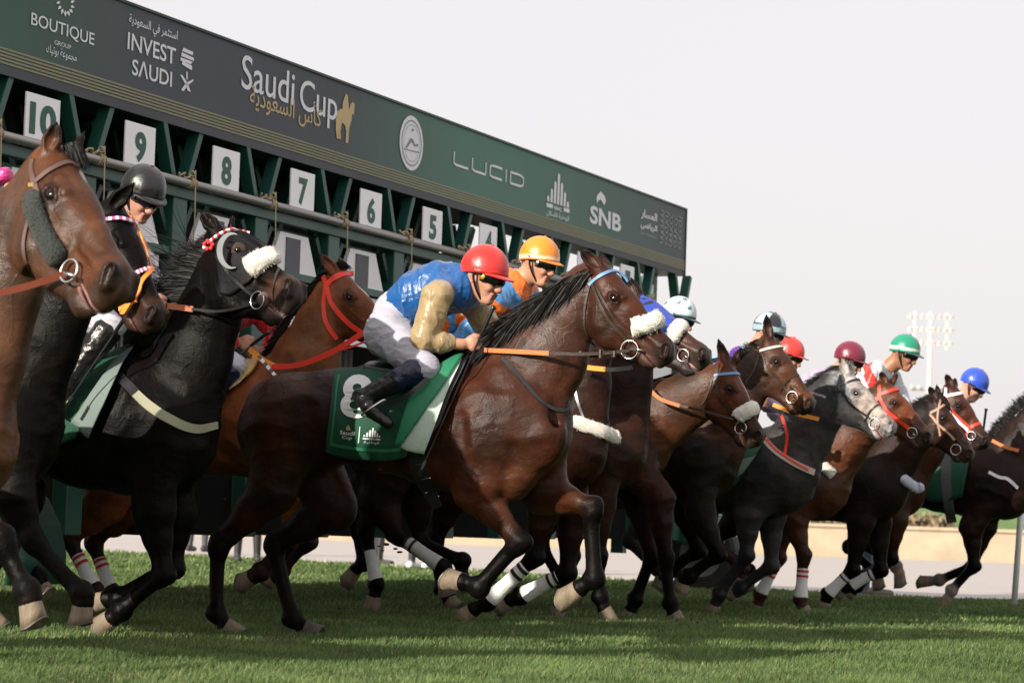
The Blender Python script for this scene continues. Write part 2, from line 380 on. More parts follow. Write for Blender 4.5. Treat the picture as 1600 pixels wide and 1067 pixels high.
def horse(fr, spec, h=.009, hh=.0048):
    H = Horse(); H.fr = fr; B = Body(); L = fr.L; R = fr.R
    cb = spec['coat']; dk = spec.get('dark', (.012, .009, .008)); leg_c = spec.get('leg', dk); up = spec.get('upper', cb)
    # trunk: (px, py, radius px, squash[, lateral])
    T = []; cols = []
    for c in spec['trunk']:
        p = fr.pt(c[0], c[1]); T.append((p, c[2] / fr.ppm(c[0], c[1]), c[3])); cols.append(c[4] if len(c) > 4 else cb)
    B.chain(T, n=L, k=.09, cols=cols)
    S = spec.get('size', 1.)
    Nk = [];
    for c in spec['neck']:
        p = fr.pt(c[0], c[1], c[4] if len(c) > 4 else 0); Nk.append((p, c[2] / fr.ppm(c[0], c[1]), c[3]))
    ncol = spec.get('neckc', cb)
    B.chain(Nk, n=L, k=.07, cols=[ncol] * len(Nk))
    # head frame
    (ax_, ay_), (bx_, by_) = spec['head'][:2]; la, lb = spec.get('headlat', (0, 0))
    A = fr.pt(ax_, ay_, la); Z = fr.pt(bx_, by_, lb); LL = np.linalg.norm(Z - A); U = (Z - A) / LL
    W = unit(L - U * (L @ U)); roll = math.radians(spec.get('headroll', 0)); Dn = -np.cross(U, W)
    W, Dn = W * math.cos(roll) + Dn * math.sin(roll), Dn * math.cos(roll) - W * math.sin(roll)
    def hp(u, v, w=0.): return A + LL * (u * U + v * Dn + w * W)
    H.hp = hp; H.dp = spec.get('deep', 1.); H.LL = LL; H.U, H.W, H.Dn = U, W, Dn
    fc = spec.get('face', cb); mz = spec.get('muzzle', tuple(x * .45 for x in fc)); mz2 = spec.get('muzzle2', tuple(.5 * a + .5 * b for a, b in zip(mz, (.03, .025, .025))))
    dp = spec.get('deep', 1.)
    lo_ = [1e9] * 3
    op = math.radians(spec.get('open', 4) * .55)
    def jw(u, v):                                    # lower jaw hinged at (.42,.40)
        du, dv = u - .42, v - .40; return .42 + du * math.cos(op) - dv * math.sin(op), .40 + du * math.sin(op) + dv * math.cos(op)
    def hc(pts, sq, k, cl=None, w=0., jaw=False, cw=1.):
        q = []
        for (u, v, r) in pts:
            if jaw: u, v = jw(u, v * dp)
            q.append((hp(u, v * (1 if jaw else dp), w), r * LL))
        B.chain(q, n=W, sq=sq, k=k * LL, cols=cl or [fc] * len(q), cw=cw)
    dkf = tuple(x * .55 for x in fc)
    hc([(.03, .12, .10), (.16, .135, .125), (.32, .135, .128), (.44, .125, .115)], .98, .05, [fc, fc, fc, fc])
    hc([(.40, .125, .112), (.60, .10, .088), (.80, .088, .075), (.88, .085, .075)], .80, .06, [fc, fc, dkf, mz])
    hc([(.24, .28, .135), (.36, .345, .155), (.46, .36, .135)], .68, .06)
    hc([(.20, .20, .13), (.34, .24, .15), (.50, .22, .12)], .82, .06)
    hc([(.44, .40, .085), (.60, .335, .070), (.74, .285, .058), (.85, .255, .046)], .74, .05, [fc, fc, dkf, mz], jaw=True)
    hc([(.50, .26, .12), (.66, .20, .095), (.80, .16, .08)], .66, .05, [fc, fc, mz])
    # muzzle: upper lip, nostril rims, lower lip and chin
    hc([(.86, .095, .082), (.93, .125, .078), (.935, .175, .058)], .98, .05, [mz, mz2, mz2])
    hc([(.80, .17, .06), (.93, .19, .045)], .95, .04, [mz, mz2])
    hc([(.84, .255, .046), (.905, .240, .036)], 1., .04, [mz2, mz2], jaw=True)
    hc([(.835, .275, .044), (.865, .278, .040)], .9, .04, [mz2, mz2], jaw=True)
    for s in (-1, 1):
        a = s
        def q(u, v, w): return hp(u, v * dp, a * w)
        # brow, orbit, facial crest, cheek, veins
        B.cap(q(.27, .075, .095), q(.36, .07, .10), .03 * LL, .028 * LL, k=.03 * LL, ca=fc)
        B.cap(q(.29, .165, .112), q(.37, .165, .108), .018 * LL, .016 * LL, k=.03 * LL, ca=dkf)
        B.cap(q(.33, .215, .108), q(.58, .185, .068), .022 * LL, .014 * LL, k=.03 * LL, ca=fc)
        B.cap(q(.30, .30, .062), q(.40, .36, .066), .085 * LL, .075 * LL, n=W, sq=.6, k=.03 * LL, ca=fc)
        B.cap(q(.66, .13, .062), q(.86, .09, .058), .018 * LL, .022 * LL, k=.03 * LL, ca=dkf, cb=mz)
        B.cap(q(.335, .19, .112), q(.36, .20, .108), .014 * LL, .012 * LL, k=.03 * LL, ca=dkf)
        B.cap(q(.905, .045, .070), q(.955, .10, .074), .034 * LL, .03 * LL, k=.03 * LL, ca=mz2)
        B.cap(q(.905, .050, .095), q(.942, .105, .092), .027 * LL, .025 * LL, k=.012 * LL, ca=(.012, .006, .006), sub=True, cw=6.)
    H.eyes = []
    def surf_w(u, v, s):
        ws = np.linspace(.02, .22, 81); X = np.array([hp(u, v * dp, s * w) for w in ws]).astype(np.float32); d = np.min([Body.dist(p_, X)[0] for p_ in B.p if not p_[9]], 0); ins = np.where(d < 0)[0]
        return ws[ins[-1]] + .004 if len(ins) else .11
    for s in (-1, 1):
        eu, ev = .322, .122; w0 = surf_w(eu, ev, s); lidc = tuple(x * .30 for x in fc)
        E_ = lambda du, dv, dw=0.: hp(eu + du, (ev + dv) * dp, s * (surf_w(eu + du, ev + dv, s) + dw))
        B.chain([(E_(-.055, .010, -.004), .012 * LL), (E_(-.030, -.022, .004), .016 * LL), (E_(.008, -.032, .006), .017 * LL), (E_(.045, -.008, .0), .012 * LL)], k=.012 * LL, cols=[lidc] * 4, cw=1.5)
        B.chain([(E_(-.055, .010, -.004), .010 * LL), (E_(-.020, .036, .0), .012 * LL), (E_(.022, .034, .0), .011 * LL), (E_(.050, .008, -.002), .010 * LL)], k=.010 * LL, cols=[lidc] * 4, cw=1.5)
        H.eyes.append(hp(eu, (ev + .004) * dp, s * (w0 - .026)))
    # mouth slit
    u1, v1 = jw(1.04, .25); B.cap(hp(.80, .238 * dp), hp(.5 * (1.04 + u1), .5 * (.225 * dp + v1)), .004 * LL, (.005 + .25 * math.sin(op) * .35) * LL, n=W, sq=18, k=.01 * LL, ca=(.35, .17, .15), sub=True, cw=.4)
    # ears: base on the head, tips from the photo
    ears = spec.get('ears', [(None, -.3), (None, -.3)])
    for s, e in zip((-1, 1), ears):
        base = hp(.045, .075, s * .075); mid_c = None
        if e is None: continue
        if e[0] is None: tip = base + (-U * .26 + Dn * e[1] * .2 + W * s * .05) * LL
        else: tip = fr.pt(e[0], e[1], la + s * .065)
        el = np.linalg.norm(tip - base); d = unit(tip - base); face_ = unit(W * s * .8 - Dn * .35 + U * .5 - d * ((W * s * .8 - Dn * .35 + U * .5) @ d)) if len(e) < 3 else unit(-W * .4 - d * ((-W * .4) @ d))
        r = min(.064 * LL, el * .30); side = np.cross(d, face_)
        B.chain([(base - d * .02, r * .75), (base + d * el * .35, r), (base + d * el * .65, r * .72), (tip - d * .01, r * .12)], n=face_, sq=.62, k=.02, cols=[fc, fc, dk, dk])
        B.chain([(base + d * el * .18 + face_ * r * .55, r * .45), (base + d * el * .45 + face_ * r * .5, r * .68), (base + d * el * .85 + face_ * r * .25, r * .2)], n=face_, sq=.75, k=.008, cols=[(.01, .008, .008)] * 3, sub=True, cw=1.5)
    # shoulders, thighs and legs
    hoofs = []; H.legs = {}
    def leg(key, pts, front, lat):
        sp = spec['legs'][key]; o = sp[-1] if isinstance(sp[-1], dict) else {}; P3 = [fr.pt(p[0], p[1], lat) for p in pts]
        e, kn, fe, co, to = P3; m = S * o.get('m', 1.); kb = .03
        lc = o.get('c', leg_c); uc = o.get('u', up); sock = o.get('sock', lc)
        if front:
            top = fr.pt(*spec['shoulder'], lat * 1.0) if 'shoulder' in spec else e + V(0, 0, .25)
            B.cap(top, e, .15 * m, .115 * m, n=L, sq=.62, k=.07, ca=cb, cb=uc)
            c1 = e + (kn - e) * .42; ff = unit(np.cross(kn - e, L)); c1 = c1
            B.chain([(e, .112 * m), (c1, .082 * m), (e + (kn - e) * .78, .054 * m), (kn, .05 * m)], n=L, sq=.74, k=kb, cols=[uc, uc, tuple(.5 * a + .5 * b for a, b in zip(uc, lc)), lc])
            # extensor and flexor bellies
            B.cap(e + ff * .045 * m, kn - (kn - e) * .35 + ff * .012, .06 * m, .025 * m, n=L, sq=.7, k=.015, ca=uc)
            B.cap(e - ff * .05 * m, kn - (kn - e) * .4 - ff * .012, .055 * m, .022 * m, n=L, sq=.7, k=.012, ca=uc)
            B.cap(kn - unit(kn - e) * .025, kn + unit(fe - kn) * .03, .052 * m, .048 * m, n=L, sq=.85, k=.02, ca=lc)
        else:
            hip = fr.pt(*spec['hip'], lat * .8)
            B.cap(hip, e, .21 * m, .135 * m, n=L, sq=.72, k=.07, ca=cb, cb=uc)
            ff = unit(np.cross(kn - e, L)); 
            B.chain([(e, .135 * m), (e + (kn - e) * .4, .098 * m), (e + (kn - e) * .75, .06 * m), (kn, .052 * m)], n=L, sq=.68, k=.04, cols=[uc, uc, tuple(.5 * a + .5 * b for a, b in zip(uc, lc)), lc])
            bk = unit(-(unit(e - kn) + unit(fe - kn)) ) ; hk = kn + bk * .05 * m + unit(e - kn) * .045 * m
            B.cap(kn, hk, .052 * m, .038 * m, n=L, sq=.75, k=.03, ca=lc)
            B.cap(hk, e + (kn - e) * .45 + bk * .05 * m, .02 * m, .035 * m, n=L, sq=.8, k=.02, ca=lc, cb=uc)
        mc = m * 1.2; dn = unit(fe - kn); b2 = unit(np.cross(dn, L)); 
        B.chain([(kn, .044 * mc), (kn + (fe - kn) * .3, .032 * mc), (kn + (fe - kn) * .75, .031 * mc), (fe, .043 * mc)], n=L, sq=.78, k=.03, cols=[lc, lc, lc, sock])
        tn = -b2 * .024 * mc
        B.cap(kn + b2 * .012 * mc - dn * .01, kn + b2 * .008 * mc + dn * .035, .046 * mc, .036 * mc, n=L, sq=.9, k=.012, ca=lc); B.cap(fe + b2 * .01 * mc, fe + b2 * .008 * mc + dn * .015, .038 * mc, n=L, sq=.95, k=.012, ca=sock)
        if np.linalg.norm(kn + tn - (co)) > np.linalg.norm(kn - tn - co): pass
        B.cap(kn + dn * .06 + tn, fe - dn * .05 + tn, .0165 * mc, .015 * mc, n=L, sq=.8, k=.006, ca=lc)
        B.cap(fe, fe + tn * .9, .04 * mc, .034 * mc, n=L, sq=.85, k=.02, ca=sock)
        B.chain([(fe, .041 * mc), (fe + (co - fe) * .6, .031 * mc), (co, .042 * mc)], n=L, sq=.9, k=.02, cols=[sock] * 3)
        H.legs[key] = (e, kn, fe, co, to, lat, m); hoofs.append((co, to, m, fe, o.get('hoof', HORN)))
    for key, lat in (('fr', -.13), ('fl', .13), ('hr', -.14), ('hl', .14)):
        if spec['legs'].get(key): leg(key, spec['legs'][key][:5], key[0] == 'f', lat * S)
    for c in spec.get('extra', []):       # (px,py,r,px,py,r,lat,squash,k,colour[,'sub'])
        a = fr.pt(c[0], c[1], c[6]); b = fr.pt(c[3], c[4], c[6] if len(c) < 12 else c[11])
        B.cap(a, b, c[2] / fr.ppm(c[0], c[1]), c[5] / fr.ppm(c[3], c[4]), n=L, sq=c[7], k=c[8], ca=c[9] or cb, sub=len(c) > 10 and c[10] == 'sub')
    H.body = B
    lo, hi = B.bounds(); P, Fc = B.mesh(h)
    pts = np.array([hp(u, v * dp, w) for u in (-.25, 1.06) for v in (-.08, .52) for w in (-.24, .24)] ); hl, hH = pts.min(0), pts.max(0)
    P2, F2 = B.mesh(hh, hl, hH); P, Fc = keep_outside(P, Fc, hl + h * 1.3, hH - h * 1.3); P, Fc = join([(P, Fc), (P2, F2)])
    C = B.colors(P)
    if spec.get('relief'):
        qh = (P - A) / LL; body_ = ((qh @ U) < -.05) | ((qh @ Dn) > .62); P3_ = folds(P, Fc, spec['relief'], 5.2, spec['relief'] * 900, (.8, 1, 1.25)); low_ = np.clip((P[:, 2] - .45) / .25, .15, 1)[:, None]
        fade = np.clip(np.linalg.norm(P - hp(.45, .25, 0), axis=1) / LL - .62, 0, .2)[:, None] / .2; P = P + (P3_ - P) * fade * low_
    # markings painted into the coat itself: blazes, stars, dapples
    q = (P - A) / LL; uu = q @ U; vv = q @ Dn; ww = q @ W
    for bz in spec.get('blaze', []):      # (u0,u1,halfwidth,colour)
        mk = ((uu > bz[0]) & (uu < bz[1]) & (np.abs(ww - (bz[4] if len(bz) > 4 else 0)) < bz[2] * np.sin(np.pi * np.clip((uu - bz[0]) / (bz[1] - bz[0]), .05, .95)) ** .5) & (vv < .12)); C[mk] = bz[3]
    if spec.get('dapple'):
        dc = V(*spec['dapple']); nz = np.array([mnoise.noise(Vector(p * 16)) + .5 * mnoise.noise(Vector(p * 40)) for p in P]); on = (uu > -.15) & (vv < .5) & (uu < 1.3) & (np.abs(ww) < .3)
        w_ = np.clip(.5 + 1.6 * nz, 0, 1) * on * np.clip((.36 - vv + .25 * uu) * 5, 0, 1); C = C * (1 - w_[:, None]) + dc * w_[:, None]
    fq = (uu > .16) & (uu < .47) & (np.abs(ww) > .05); g_ = np.exp(-(((uu - .325) / .05) ** 2 + ((vv / dp - .128) / .042) ** 2)) * fq; C = C * (1 - .75 * g_[:, None])
    if spec.get('lips'):
        mk = (uu > .78) & (uu < 1.0) & (np.abs(vv - .235 * dp) < .018) ; C[mk] = (.45, .25, .23)
    org = fr.pt(spec['trunk'][1][0], spec['trunk'][1][1]); org = V(org[0], org[1], 0)
    o = mesh_obj('horse', P, Fc, coat_mat(), colors=C, origin=org)
    tag(o, spec['label'], 'horse', 'racehorses leaving the starting gate'); H.o = o
    H.surf = Surf(P, Fc)
    # hooves
    for co, to, m, fe, hm in hoofs:
        d = unit(to - co); pa = unit(co - fe); mb = MB(); side = unit(L - d * (L @ d)); f3 = np.cross(d, side); ln = np.linalg.norm(to - co)
        # dorsal wall along d; sole plane turned so that the heel is shorter
        heel = f3 if f3 @ (fe - co) > 0 or True else -f3
        if (f3 @ pa) > 0: pass
        rings = []; nn = 18; hs_ = spec.get('heel', 1)
        back = f3 if (np.cross(pa, d) @ L) * 1 > 0 else -f3
        back = -V(0, 0, 1) if False else back
        for (t, r) in ((-.12, .034), (0, .040), (.10, .042), (.6, .046), (1., .0505), (1., .038), (.93, .02)):
            for j in range(nn):
                a = 2 * math.pi * j / nn; x = math.cos(a); y = math.sin(a)
                sh = -.30 * ln * max(0, -x) * (t > .1) * t
                rings.append(co + d * (t * ln + sh) + (x * -back * 1.12 + y * side * .95) * r * m * 1.05)
        f = [(i * nn + j, i * nn + (j + 1) % nn, (i + 1) * nn + (j + 1) % nn, (i + 1) * nn + j) for i in range(6) for j in range(nn)] + [tuple(6 * nn + j for j in range(nn))]
        mb.add(rings, f); ho = mb.build('hoof', hm, o, smooth=True)
        mb = MB(); sv = []
        for t_, r in ((.985, .0535), (1.03, .0535), (1.03, .040), (.985, .040)):
            for j in range(nn): a = 2 * math.pi * j / nn; sh = -.30 * ln * max(0, -math.cos(a)) * t_; sv.append(co + d * (t_ * ln + sh) + (math.cos(a) * -back * 1.12 + math.sin(a) * side * .95) * r * m * 1.05)
        mb.add(sv, [(i * nn + j, i * nn + (j + 1) % nn, (i + 1) % 4 * nn + (j + 1) % nn, (i + 1) % 4 * nn + j) for i in range(4) for j in range(nn)]); ho['_org'] = o['_org']; mb.build('horseshoe', SHOE, o, smooth=False)
    # eyes
    for s in (-1, 1):
        mb = MB(); mb.ball(H.eyes[0 if s < 0 else 1], .044 * LL, n=20, m=14); mb.build('eye', EYEM, o, smooth=True)
    if spec.get('teeth'):
        mb = MB(); mb.ball(hp(.90, .225 * dp, 0), (.06 * LL, .012 * LL, .05 * LL), (U, Dn, W)); mb.build('gums', TEETH, o, smooth=True)
    return H

def path3(H, pts, n=24, lift=0.):
    """pixel path laid on the horse; misses fall back to the head's own depth"""
    Q = catmull(pts, n); P = []; Nn = []; last = None
    res = [H.surf.hit(x, y) for x, y in Q]
    good = [i for i, r in enumerate(res) if r is not None]
    for i, r in enumerate(res):
        if r is None:
            j = min(good, key=lambda g: abs(g - i)) if good else None
            z = ((res[j][0] - CAM) @ FW) if j is not None else 14.
            p = at_depth(Q[i][0], Q[i][1], z + .03); nn = unit(res[j][1] - ray(*Q[i]) * .3) if j is not None else -unit(ray(*Q[i])); r = (p, nn)
        P.append(r[0] + r[1] * lift); Nn.append(r[1])
    P = np.array(P); Nn = np.array(Nn)
    for _ in range(3):
        P[1:-1] = .25 * P[:-2] + .5 * P[1:-1] + .25 * P[2:]; Nn[1:-1] = .25 * Nn[:-2] + .5 * Nn[1:-1] + .25 * Nn[2:]
    return P, Nn
def strap(H, pts, w, m, name='bridle_strap', th=.004, n=24, parent=None, ws=None, lift=.003):
    P, Nn = path3(H, pts, n, lift); 
    if ws is not None: ws = np.interp(np.linspace(0, 1, n), np.linspace(0, 1, len(ws)), ws)
    return ribbon(P, Nn, w, th, name, m, parent or H.o, ws)
def hring(H, px, py, R, r=.0035, name='bit_ring', lift=.02, m=None):
    P, Nn = path3(H, [(px - 1, py), (px + 1, py)], 3, lift); mb = MB(); mb.torus(P[1], unit(H.W * -1 + .25 * Nn[1]), R, r); return mb.build(name, m or STEEL, H.o, smooth=True)
def fluffy(H, pts, r, name='sheepskin_noseband', m=None, n=30, k=26, amp=.16, lift=.01, sq=.75, rr=None):
    P, Nn = path3(H, pts, n, lift); v = []; f = []
    for i in range(n):
        d = unit(P[min(i + 1, n - 1)] - P[max(i - 1, 0)]); nn = unit(Nn[i] - d * (Nn[i] @ d)); b = np.cross(d, nn); e = min(i, n - 1 - i) / 5.; rad = r * (1 - (1 - e) ** 2) ** .5 if e < 1 else r; rad = max(rad, .002)
        for j in range(k):
            a = 2 * math.pi * j / k; q = P[i] + rad * (math.cos(a) * nn * sq + math.sin(a) * b)
            dd = 1 + amp * (mnoise.noise(Vector(q * 70)) + .7 * mnoise.noise(Vector(q * 160))); v.append(P[i] + (q - P[i]) * dd)
    f = [(i * k + j, i * k + (j + 1) % k, (i + 1) * k + (j + 1) % k, (i + 1) * k + j) for i in range(n - 1) for j in range(k)] + [tuple(range(k))[::-1], tuple((n - 1) * k + j for j in range(k))]
    o = mesh_obj(name, v, f, m or FLEECE, H.o)
    # tufts of wool standing off the roll
    mb = MB(); V_ = np.array(v)
    for _ in range(int(900)):
        i = random.randrange(2, n - 2); j = random.randrange(k); p = V_[i * k + j] + rng.normal(0, .002, 3); c = P[i]; d = unit(p - c) + rng.normal(0, .45, 3); t = unit(np.cross(d, rng.normal(0, 1, 3))) * .0018
        l = r * random.uniform(.05, .14); mb.add([p - t, p + t, p + d * l], [(0, 1, 2)])
    mb.build('wool_tuft', m or FLEECE, o_child(o), smooth=False)
    return o
def o_child(o): return o
def patch(H, c00, c10, c11, c01, m, name, nu=26, nv=22, lift=.008, wav=0., parent=None, edge=None, fall=True, seed=0):
    """sheet hung on the body: bilinear pixel patch laid on the surface"""
    P = np.zeros((nu, nv, 3)); last = None
    tops = catmull(edge[0], nu) if edge else None; bots = catmull(edge[1], nu) if edge else None
    fr = H.fr
    for i in range(nu):
        for j in range(nv):
            u, v = i / (nu - 1), j / (nv - 1)
            if edge: q = tops[i] * (1 - v) + bots[i] * v
            else: q = (1 - u) * (1 - v) * V(*c00) + u * (1 - v) * V(*c10) + u * v * V(*c11) + (1 - u) * v * V(*c01)
            r = H.surf.hit(q[0], q[1])
            if r is None: p = P[i, j - 1] if j else None; z = ((p - CAM) @ FW) if p is not None else ((fr.pt(q[0], q[1]) - CAM) @ FW); P[i, j] = at_depth(q[0], q[1], z)
            else: P[i, j] = r[0] + r[1] * lift
    for _ in range(6):
        Q = P.copy(); Q[1:-1, 1:-1] = (P[:-2, 1:-1] + P[2:, 1:-1] + P[1:-1, :-2] + P[1:-1, 2:] + 2 * P[1:-1, 1:-1]) / 6
        Q[0, 1:-1] = (P[0, :-2] + 2 * P[0, 1:-1] + P[0, 2:]) / 4; Q[-1, 1:-1] = (P[-1, :-2] + 2 * P[-1, 1:-1] + P[-1, 2:]) / 4; P = Q
    tc = CAM - P; tc /= np.linalg.norm(tc, axis=-1)[..., None]
    P = P + tc * lift * .8
    if wav:
        for i in range(nu):
            for j in range(nv): P[i, j] += tc[i, j] * wav * (j / nv) * (.5 + .5 * math.sin(i * .55 + seed + 1.3 * math.sin(j * .2)))
    fr_ = P.reshape(-1, 3); bk = (P - tc * .004).reshape(-1, 3); f = []
    n0 = nu * nv
    for i in range(nu - 1):
        for j in range(nv - 1):
            a, b, c, d = i * nv + j, (i + 1) * nv + j, (i + 1) * nv + j + 1, i * nv + j + 1; f += [(a, d, c, b), (a + n0, b + n0, c + n0, d + n0)]
    for i in range(nu - 1): f += [(i * nv, (i + 1) * nv, (i + 1) * nv + n0, i * nv + n0), (i * nv + nv - 1, i * nv + nv - 1 + n0, (i + 1) * nv + nv - 1 + n0, (i + 1) * nv + nv - 1)]
    for j in range(nv - 1): f += [(j, j + n0, j + 1 + n0, j + 1), ((nu - 1) * nv + j, (nu - 1) * nv + j + 1, (nu - 1) * nv + j + 1 + n0, (nu - 1) * nv + j + n0)]
    o = mesh_obj(name, np.vstack([fr_, bk]), f, m, parent or H.o); H.last = P; return o
def hair(H, roots, dirs, n, ln, name='mane', w=.006, lat=(-.05, .05), curl=.25, m=None, drop=.3, seed=1, parent=None, flow=None, depthoff=0., sp=.22):
    """roots: pixel polyline of the crest; dirs: pixel direction at each root point"""
    r_ = random.Random(seed); rt = np.array(roots, float); dr = np.array(dirs, float); mb = MB(); k = len(rt) - 1; fr = H.fr
    for _ in range(n):
        t = r_.random() * k; i = min(int(t), k - 1); u = t - i; q = rt[i] * (1 - u) + rt[i + 1] * u; d = dr[i] * (1 - u) + dr[i + 1] * u
        la = r_.uniform(*lat); p = fr.pt(q[0] + r_.uniform(-2, 2), q[1] + r_.uniform(-1, 3), la); l = ln * r_.uniform(.55, 1.15) * np.linalg.norm(d)
        D = unit(unit(fr.R) * d[0] - UZ * d[1] + fr.L * r_.gauss(0, sp) + (V(r_.gauss(0, 1), r_.gauss(0, 1), r_.gauss(0, 1)) * sp * .6))
        sd = unit(np.cross(D, V(r_.gauss(0, .4), 1, r_.gauss(0, .4)))); seg = 5; pts = []; c = V(r_.gauss(0, 1), r_.gauss(0, 1), r_.gauss(0, 1)) * curl
        for s in range(seg + 1):
            x = s / seg; pts.append(p + D * l * x + (c * x * x * .25 - UZ * drop * x * x) * l)
        vs = []; 
        for s in range(seg + 1): ww = w * (1 - (s / seg) ** 1.5) * r_.uniform(.85, 1.1) * .5 + .0006; vs += [pts[s] - sd * ww, pts[s] + sd * ww]
        mb.add(vs, [(2 * s, 2 * s + 1, 2 * s + 3, 2 * s + 2) for s in range(seg)])
    return mb.build(name, m or HAIRM, parent or H.o)
def bandage(H, key, a=.12, b=.95, stripes=None, m=None, r=.047, name='leg_bandage', low=False):
    e, kn, fe, co, to, lat, mm = H.legs[key]; mb = MB(); d = fe - kn; n = 22; L = H.fr.L; dd = unit(d); s3 = unit(L - dd * (L @ dd)); f3 = np.cross(dd, s3); v = []; k = 18
    for i in range(n):
        t = a + (b - a) * i / (n - 1); rr = r * mm * (.86 + .25 * max(0, (t - .6)) / .4 + .02 * math.sin(i * 2.1)) * (1 if 0 < i < n - 1 else .85)
        for j in range(k): q = 2 * math.pi * j / k; v.append(kn + d * t + (math.cos(q) * f3 + math.sin(q) * s3 * .85) * rr)
    f = [(i * k + j, i * k + (j + 1) % k, (i + 1) * k + (j + 1) % k, (i + 1) * k + j) for i in range(n - 1) for j in range(k)] + [tuple(range(k)), tuple((n - 1) * k + j for j in range(k))[::-1]]
    o = mesh_obj(name, v, f, m or BOOTW, H.o)
    if stripes is not None:
        mb = MB()
        for t in (.06, .22):
            c = a + (b - a) * t; v2 = []
            for i in range(2):
                for j in range(k): q = 2 * math.pi * j / k; v2.append(kn + d * (c + i * .055) + (math.cos(q) * f3 + math.sin(q) * s3 * .85) * (r * mm * .89 + .002))
            mb.add(v2, [(j, (j + 1) % k, k + (j + 1) % k, k + j) for j in range(k)])
        mb.build('stripe', stripes, H.o)
    return o

def polar(H, u, phi, lift=.004, vc=.17):
    a = math.radians(phi); d = -H.W * math.cos(a) - H.Dn * math.sin(a); c = H.hp(u, vc * H.dp, 0); r = H.surf.t.ray_cast(Vector(c + d * .5 * H.LL * 1.0), Vector(-d))
    if r[0] is None: return c + d * .12, d
    n = np.array(r[1]); n = n if n @ d > 0 else -n; return np.array(r[0]) + n * lift, n
def pstrap(H, pts, w, m, name='bridle_strap', th=.004, n=30, lift=.004):
    Q = catmull([(a, b, 0) for a, b in pts], n); R_ = [polar(H, q[0], q[1], lift) for q in Q]; P = np.array([r[0] for r in R_]); Nn = np.array([r[1] for r in R_])
    for _ in range(2): P[1:-1] = .25 * P[:-2] + .5 * P[1:-1] + .25 * P[2:]; Nn[1:-1] = .25 * Nn[:-2] + .5 * Nn[1:-1] + .25 * Nn[2:]
    return ribbon(P, Nn, w, th, name, m, H.o)
def pfluffy(H, u0, u1, ph0, ph1, r, m=None):
    """sheepskin roll over the nose, laid across the head"""
    n, k = 30, 22; v = []; P = np.array([polar(H, u0 + (u1 - u0) * t, ph0 + (ph1 - ph0) * t, r * .45)[0] for t in np.linspace(0, 1, n)])
    for _ in range(3): P[1:-1] = .25 * P[:-2] + .5 * P[1:-1] + .25 * P[2:]
    for i in range(n):
        d = unit(P[min(i + 1, n - 1)] - P[max(i - 1, 0)]); a1 = unit(H.U - d * (H.U @ d)); a2 = np.cross(d, a1); e = min(i, n - 1 - i) / 5.; rad = max(.002, r * (1 - (1 - e) ** 2) ** .5) if e < 1 else r
        for j in range(k):
            q = 2 * math.pi * j / k; p = P[i] + rad * (math.cos(q) * a1 * 1.15 + math.sin(q) * a2 * .8); v.append(P[i] + (p - P[i]) * (1 + .16 * (mnoise.noise(Vector(p * 70)) + .7 * mnoise.noise(Vector(p * 150)))))
    f = [(i * k + j, i * k + (j + 1) % k, (i + 1) * k + (j + 1) % k, (i + 1) * k + j) for i in range(n - 1) for j in range(k)] + [tuple(range(k))[::-1], tuple((n - 1) * k + j for j in range(k))]
    return mesh_obj('sheepskin_noseband', v, f, m or FLEECE, H.o)
def bridle(H, m=None, brow=None, nose=None, cheek=None, ring=.042, w=.017, noseu=.62, ringpos=(.76, -22), brown='browband'):
    m = m or LEATHER
    pstrap(H, [(.10, -28), (.13, 10), (.165, 50), (.175, 90), (.165, 130), (.13, 170)], w * 1.05, brow or m, brown, .006)
    pstrap(H, [(.00, 20), (.07, -8), (.16, -34)], w * 1.1, cheek or m, 'headpiece')
    pstrap(H, [(.11, -22), (.30, -36), (.50, -34), (.70, -24)], w, cheek or m, 'cheekpiece')
    pstrap(H, [(.11, -34), (.26, -62), (.40, -84)], w * .75, m, 'throat_lash')
    if nose: pstrap(H, [(noseu + .05, -60), (noseu + .02, -20), (noseu, 30), (noseu, 90), (noseu, 150), (noseu + .05, 215)], w * .95, nose, 'noseband')
    p, n = polar(H, *ringpos, .014); mb = MB(); mb.torus(p, unit(-H.W + .2 * n), ring, .0042); mb.build('bit_ring', STEEL, H.o, smooth=True)
    q, n2 = polar(H, ringpos[0] + .05, ringpos[1] + 6, .004); mb = MB(); mb.tube([p + (q - p) * .3, q], .006, 6); mb.build('bit_bar', STEEL, H.o, smooth=True); H.ring = p
def mane(H, n, pts, dirs, **k): hair(H, pts, dirs, n, .0042, w=.006, curl=.35, drop=.12, sp=.13, **k)
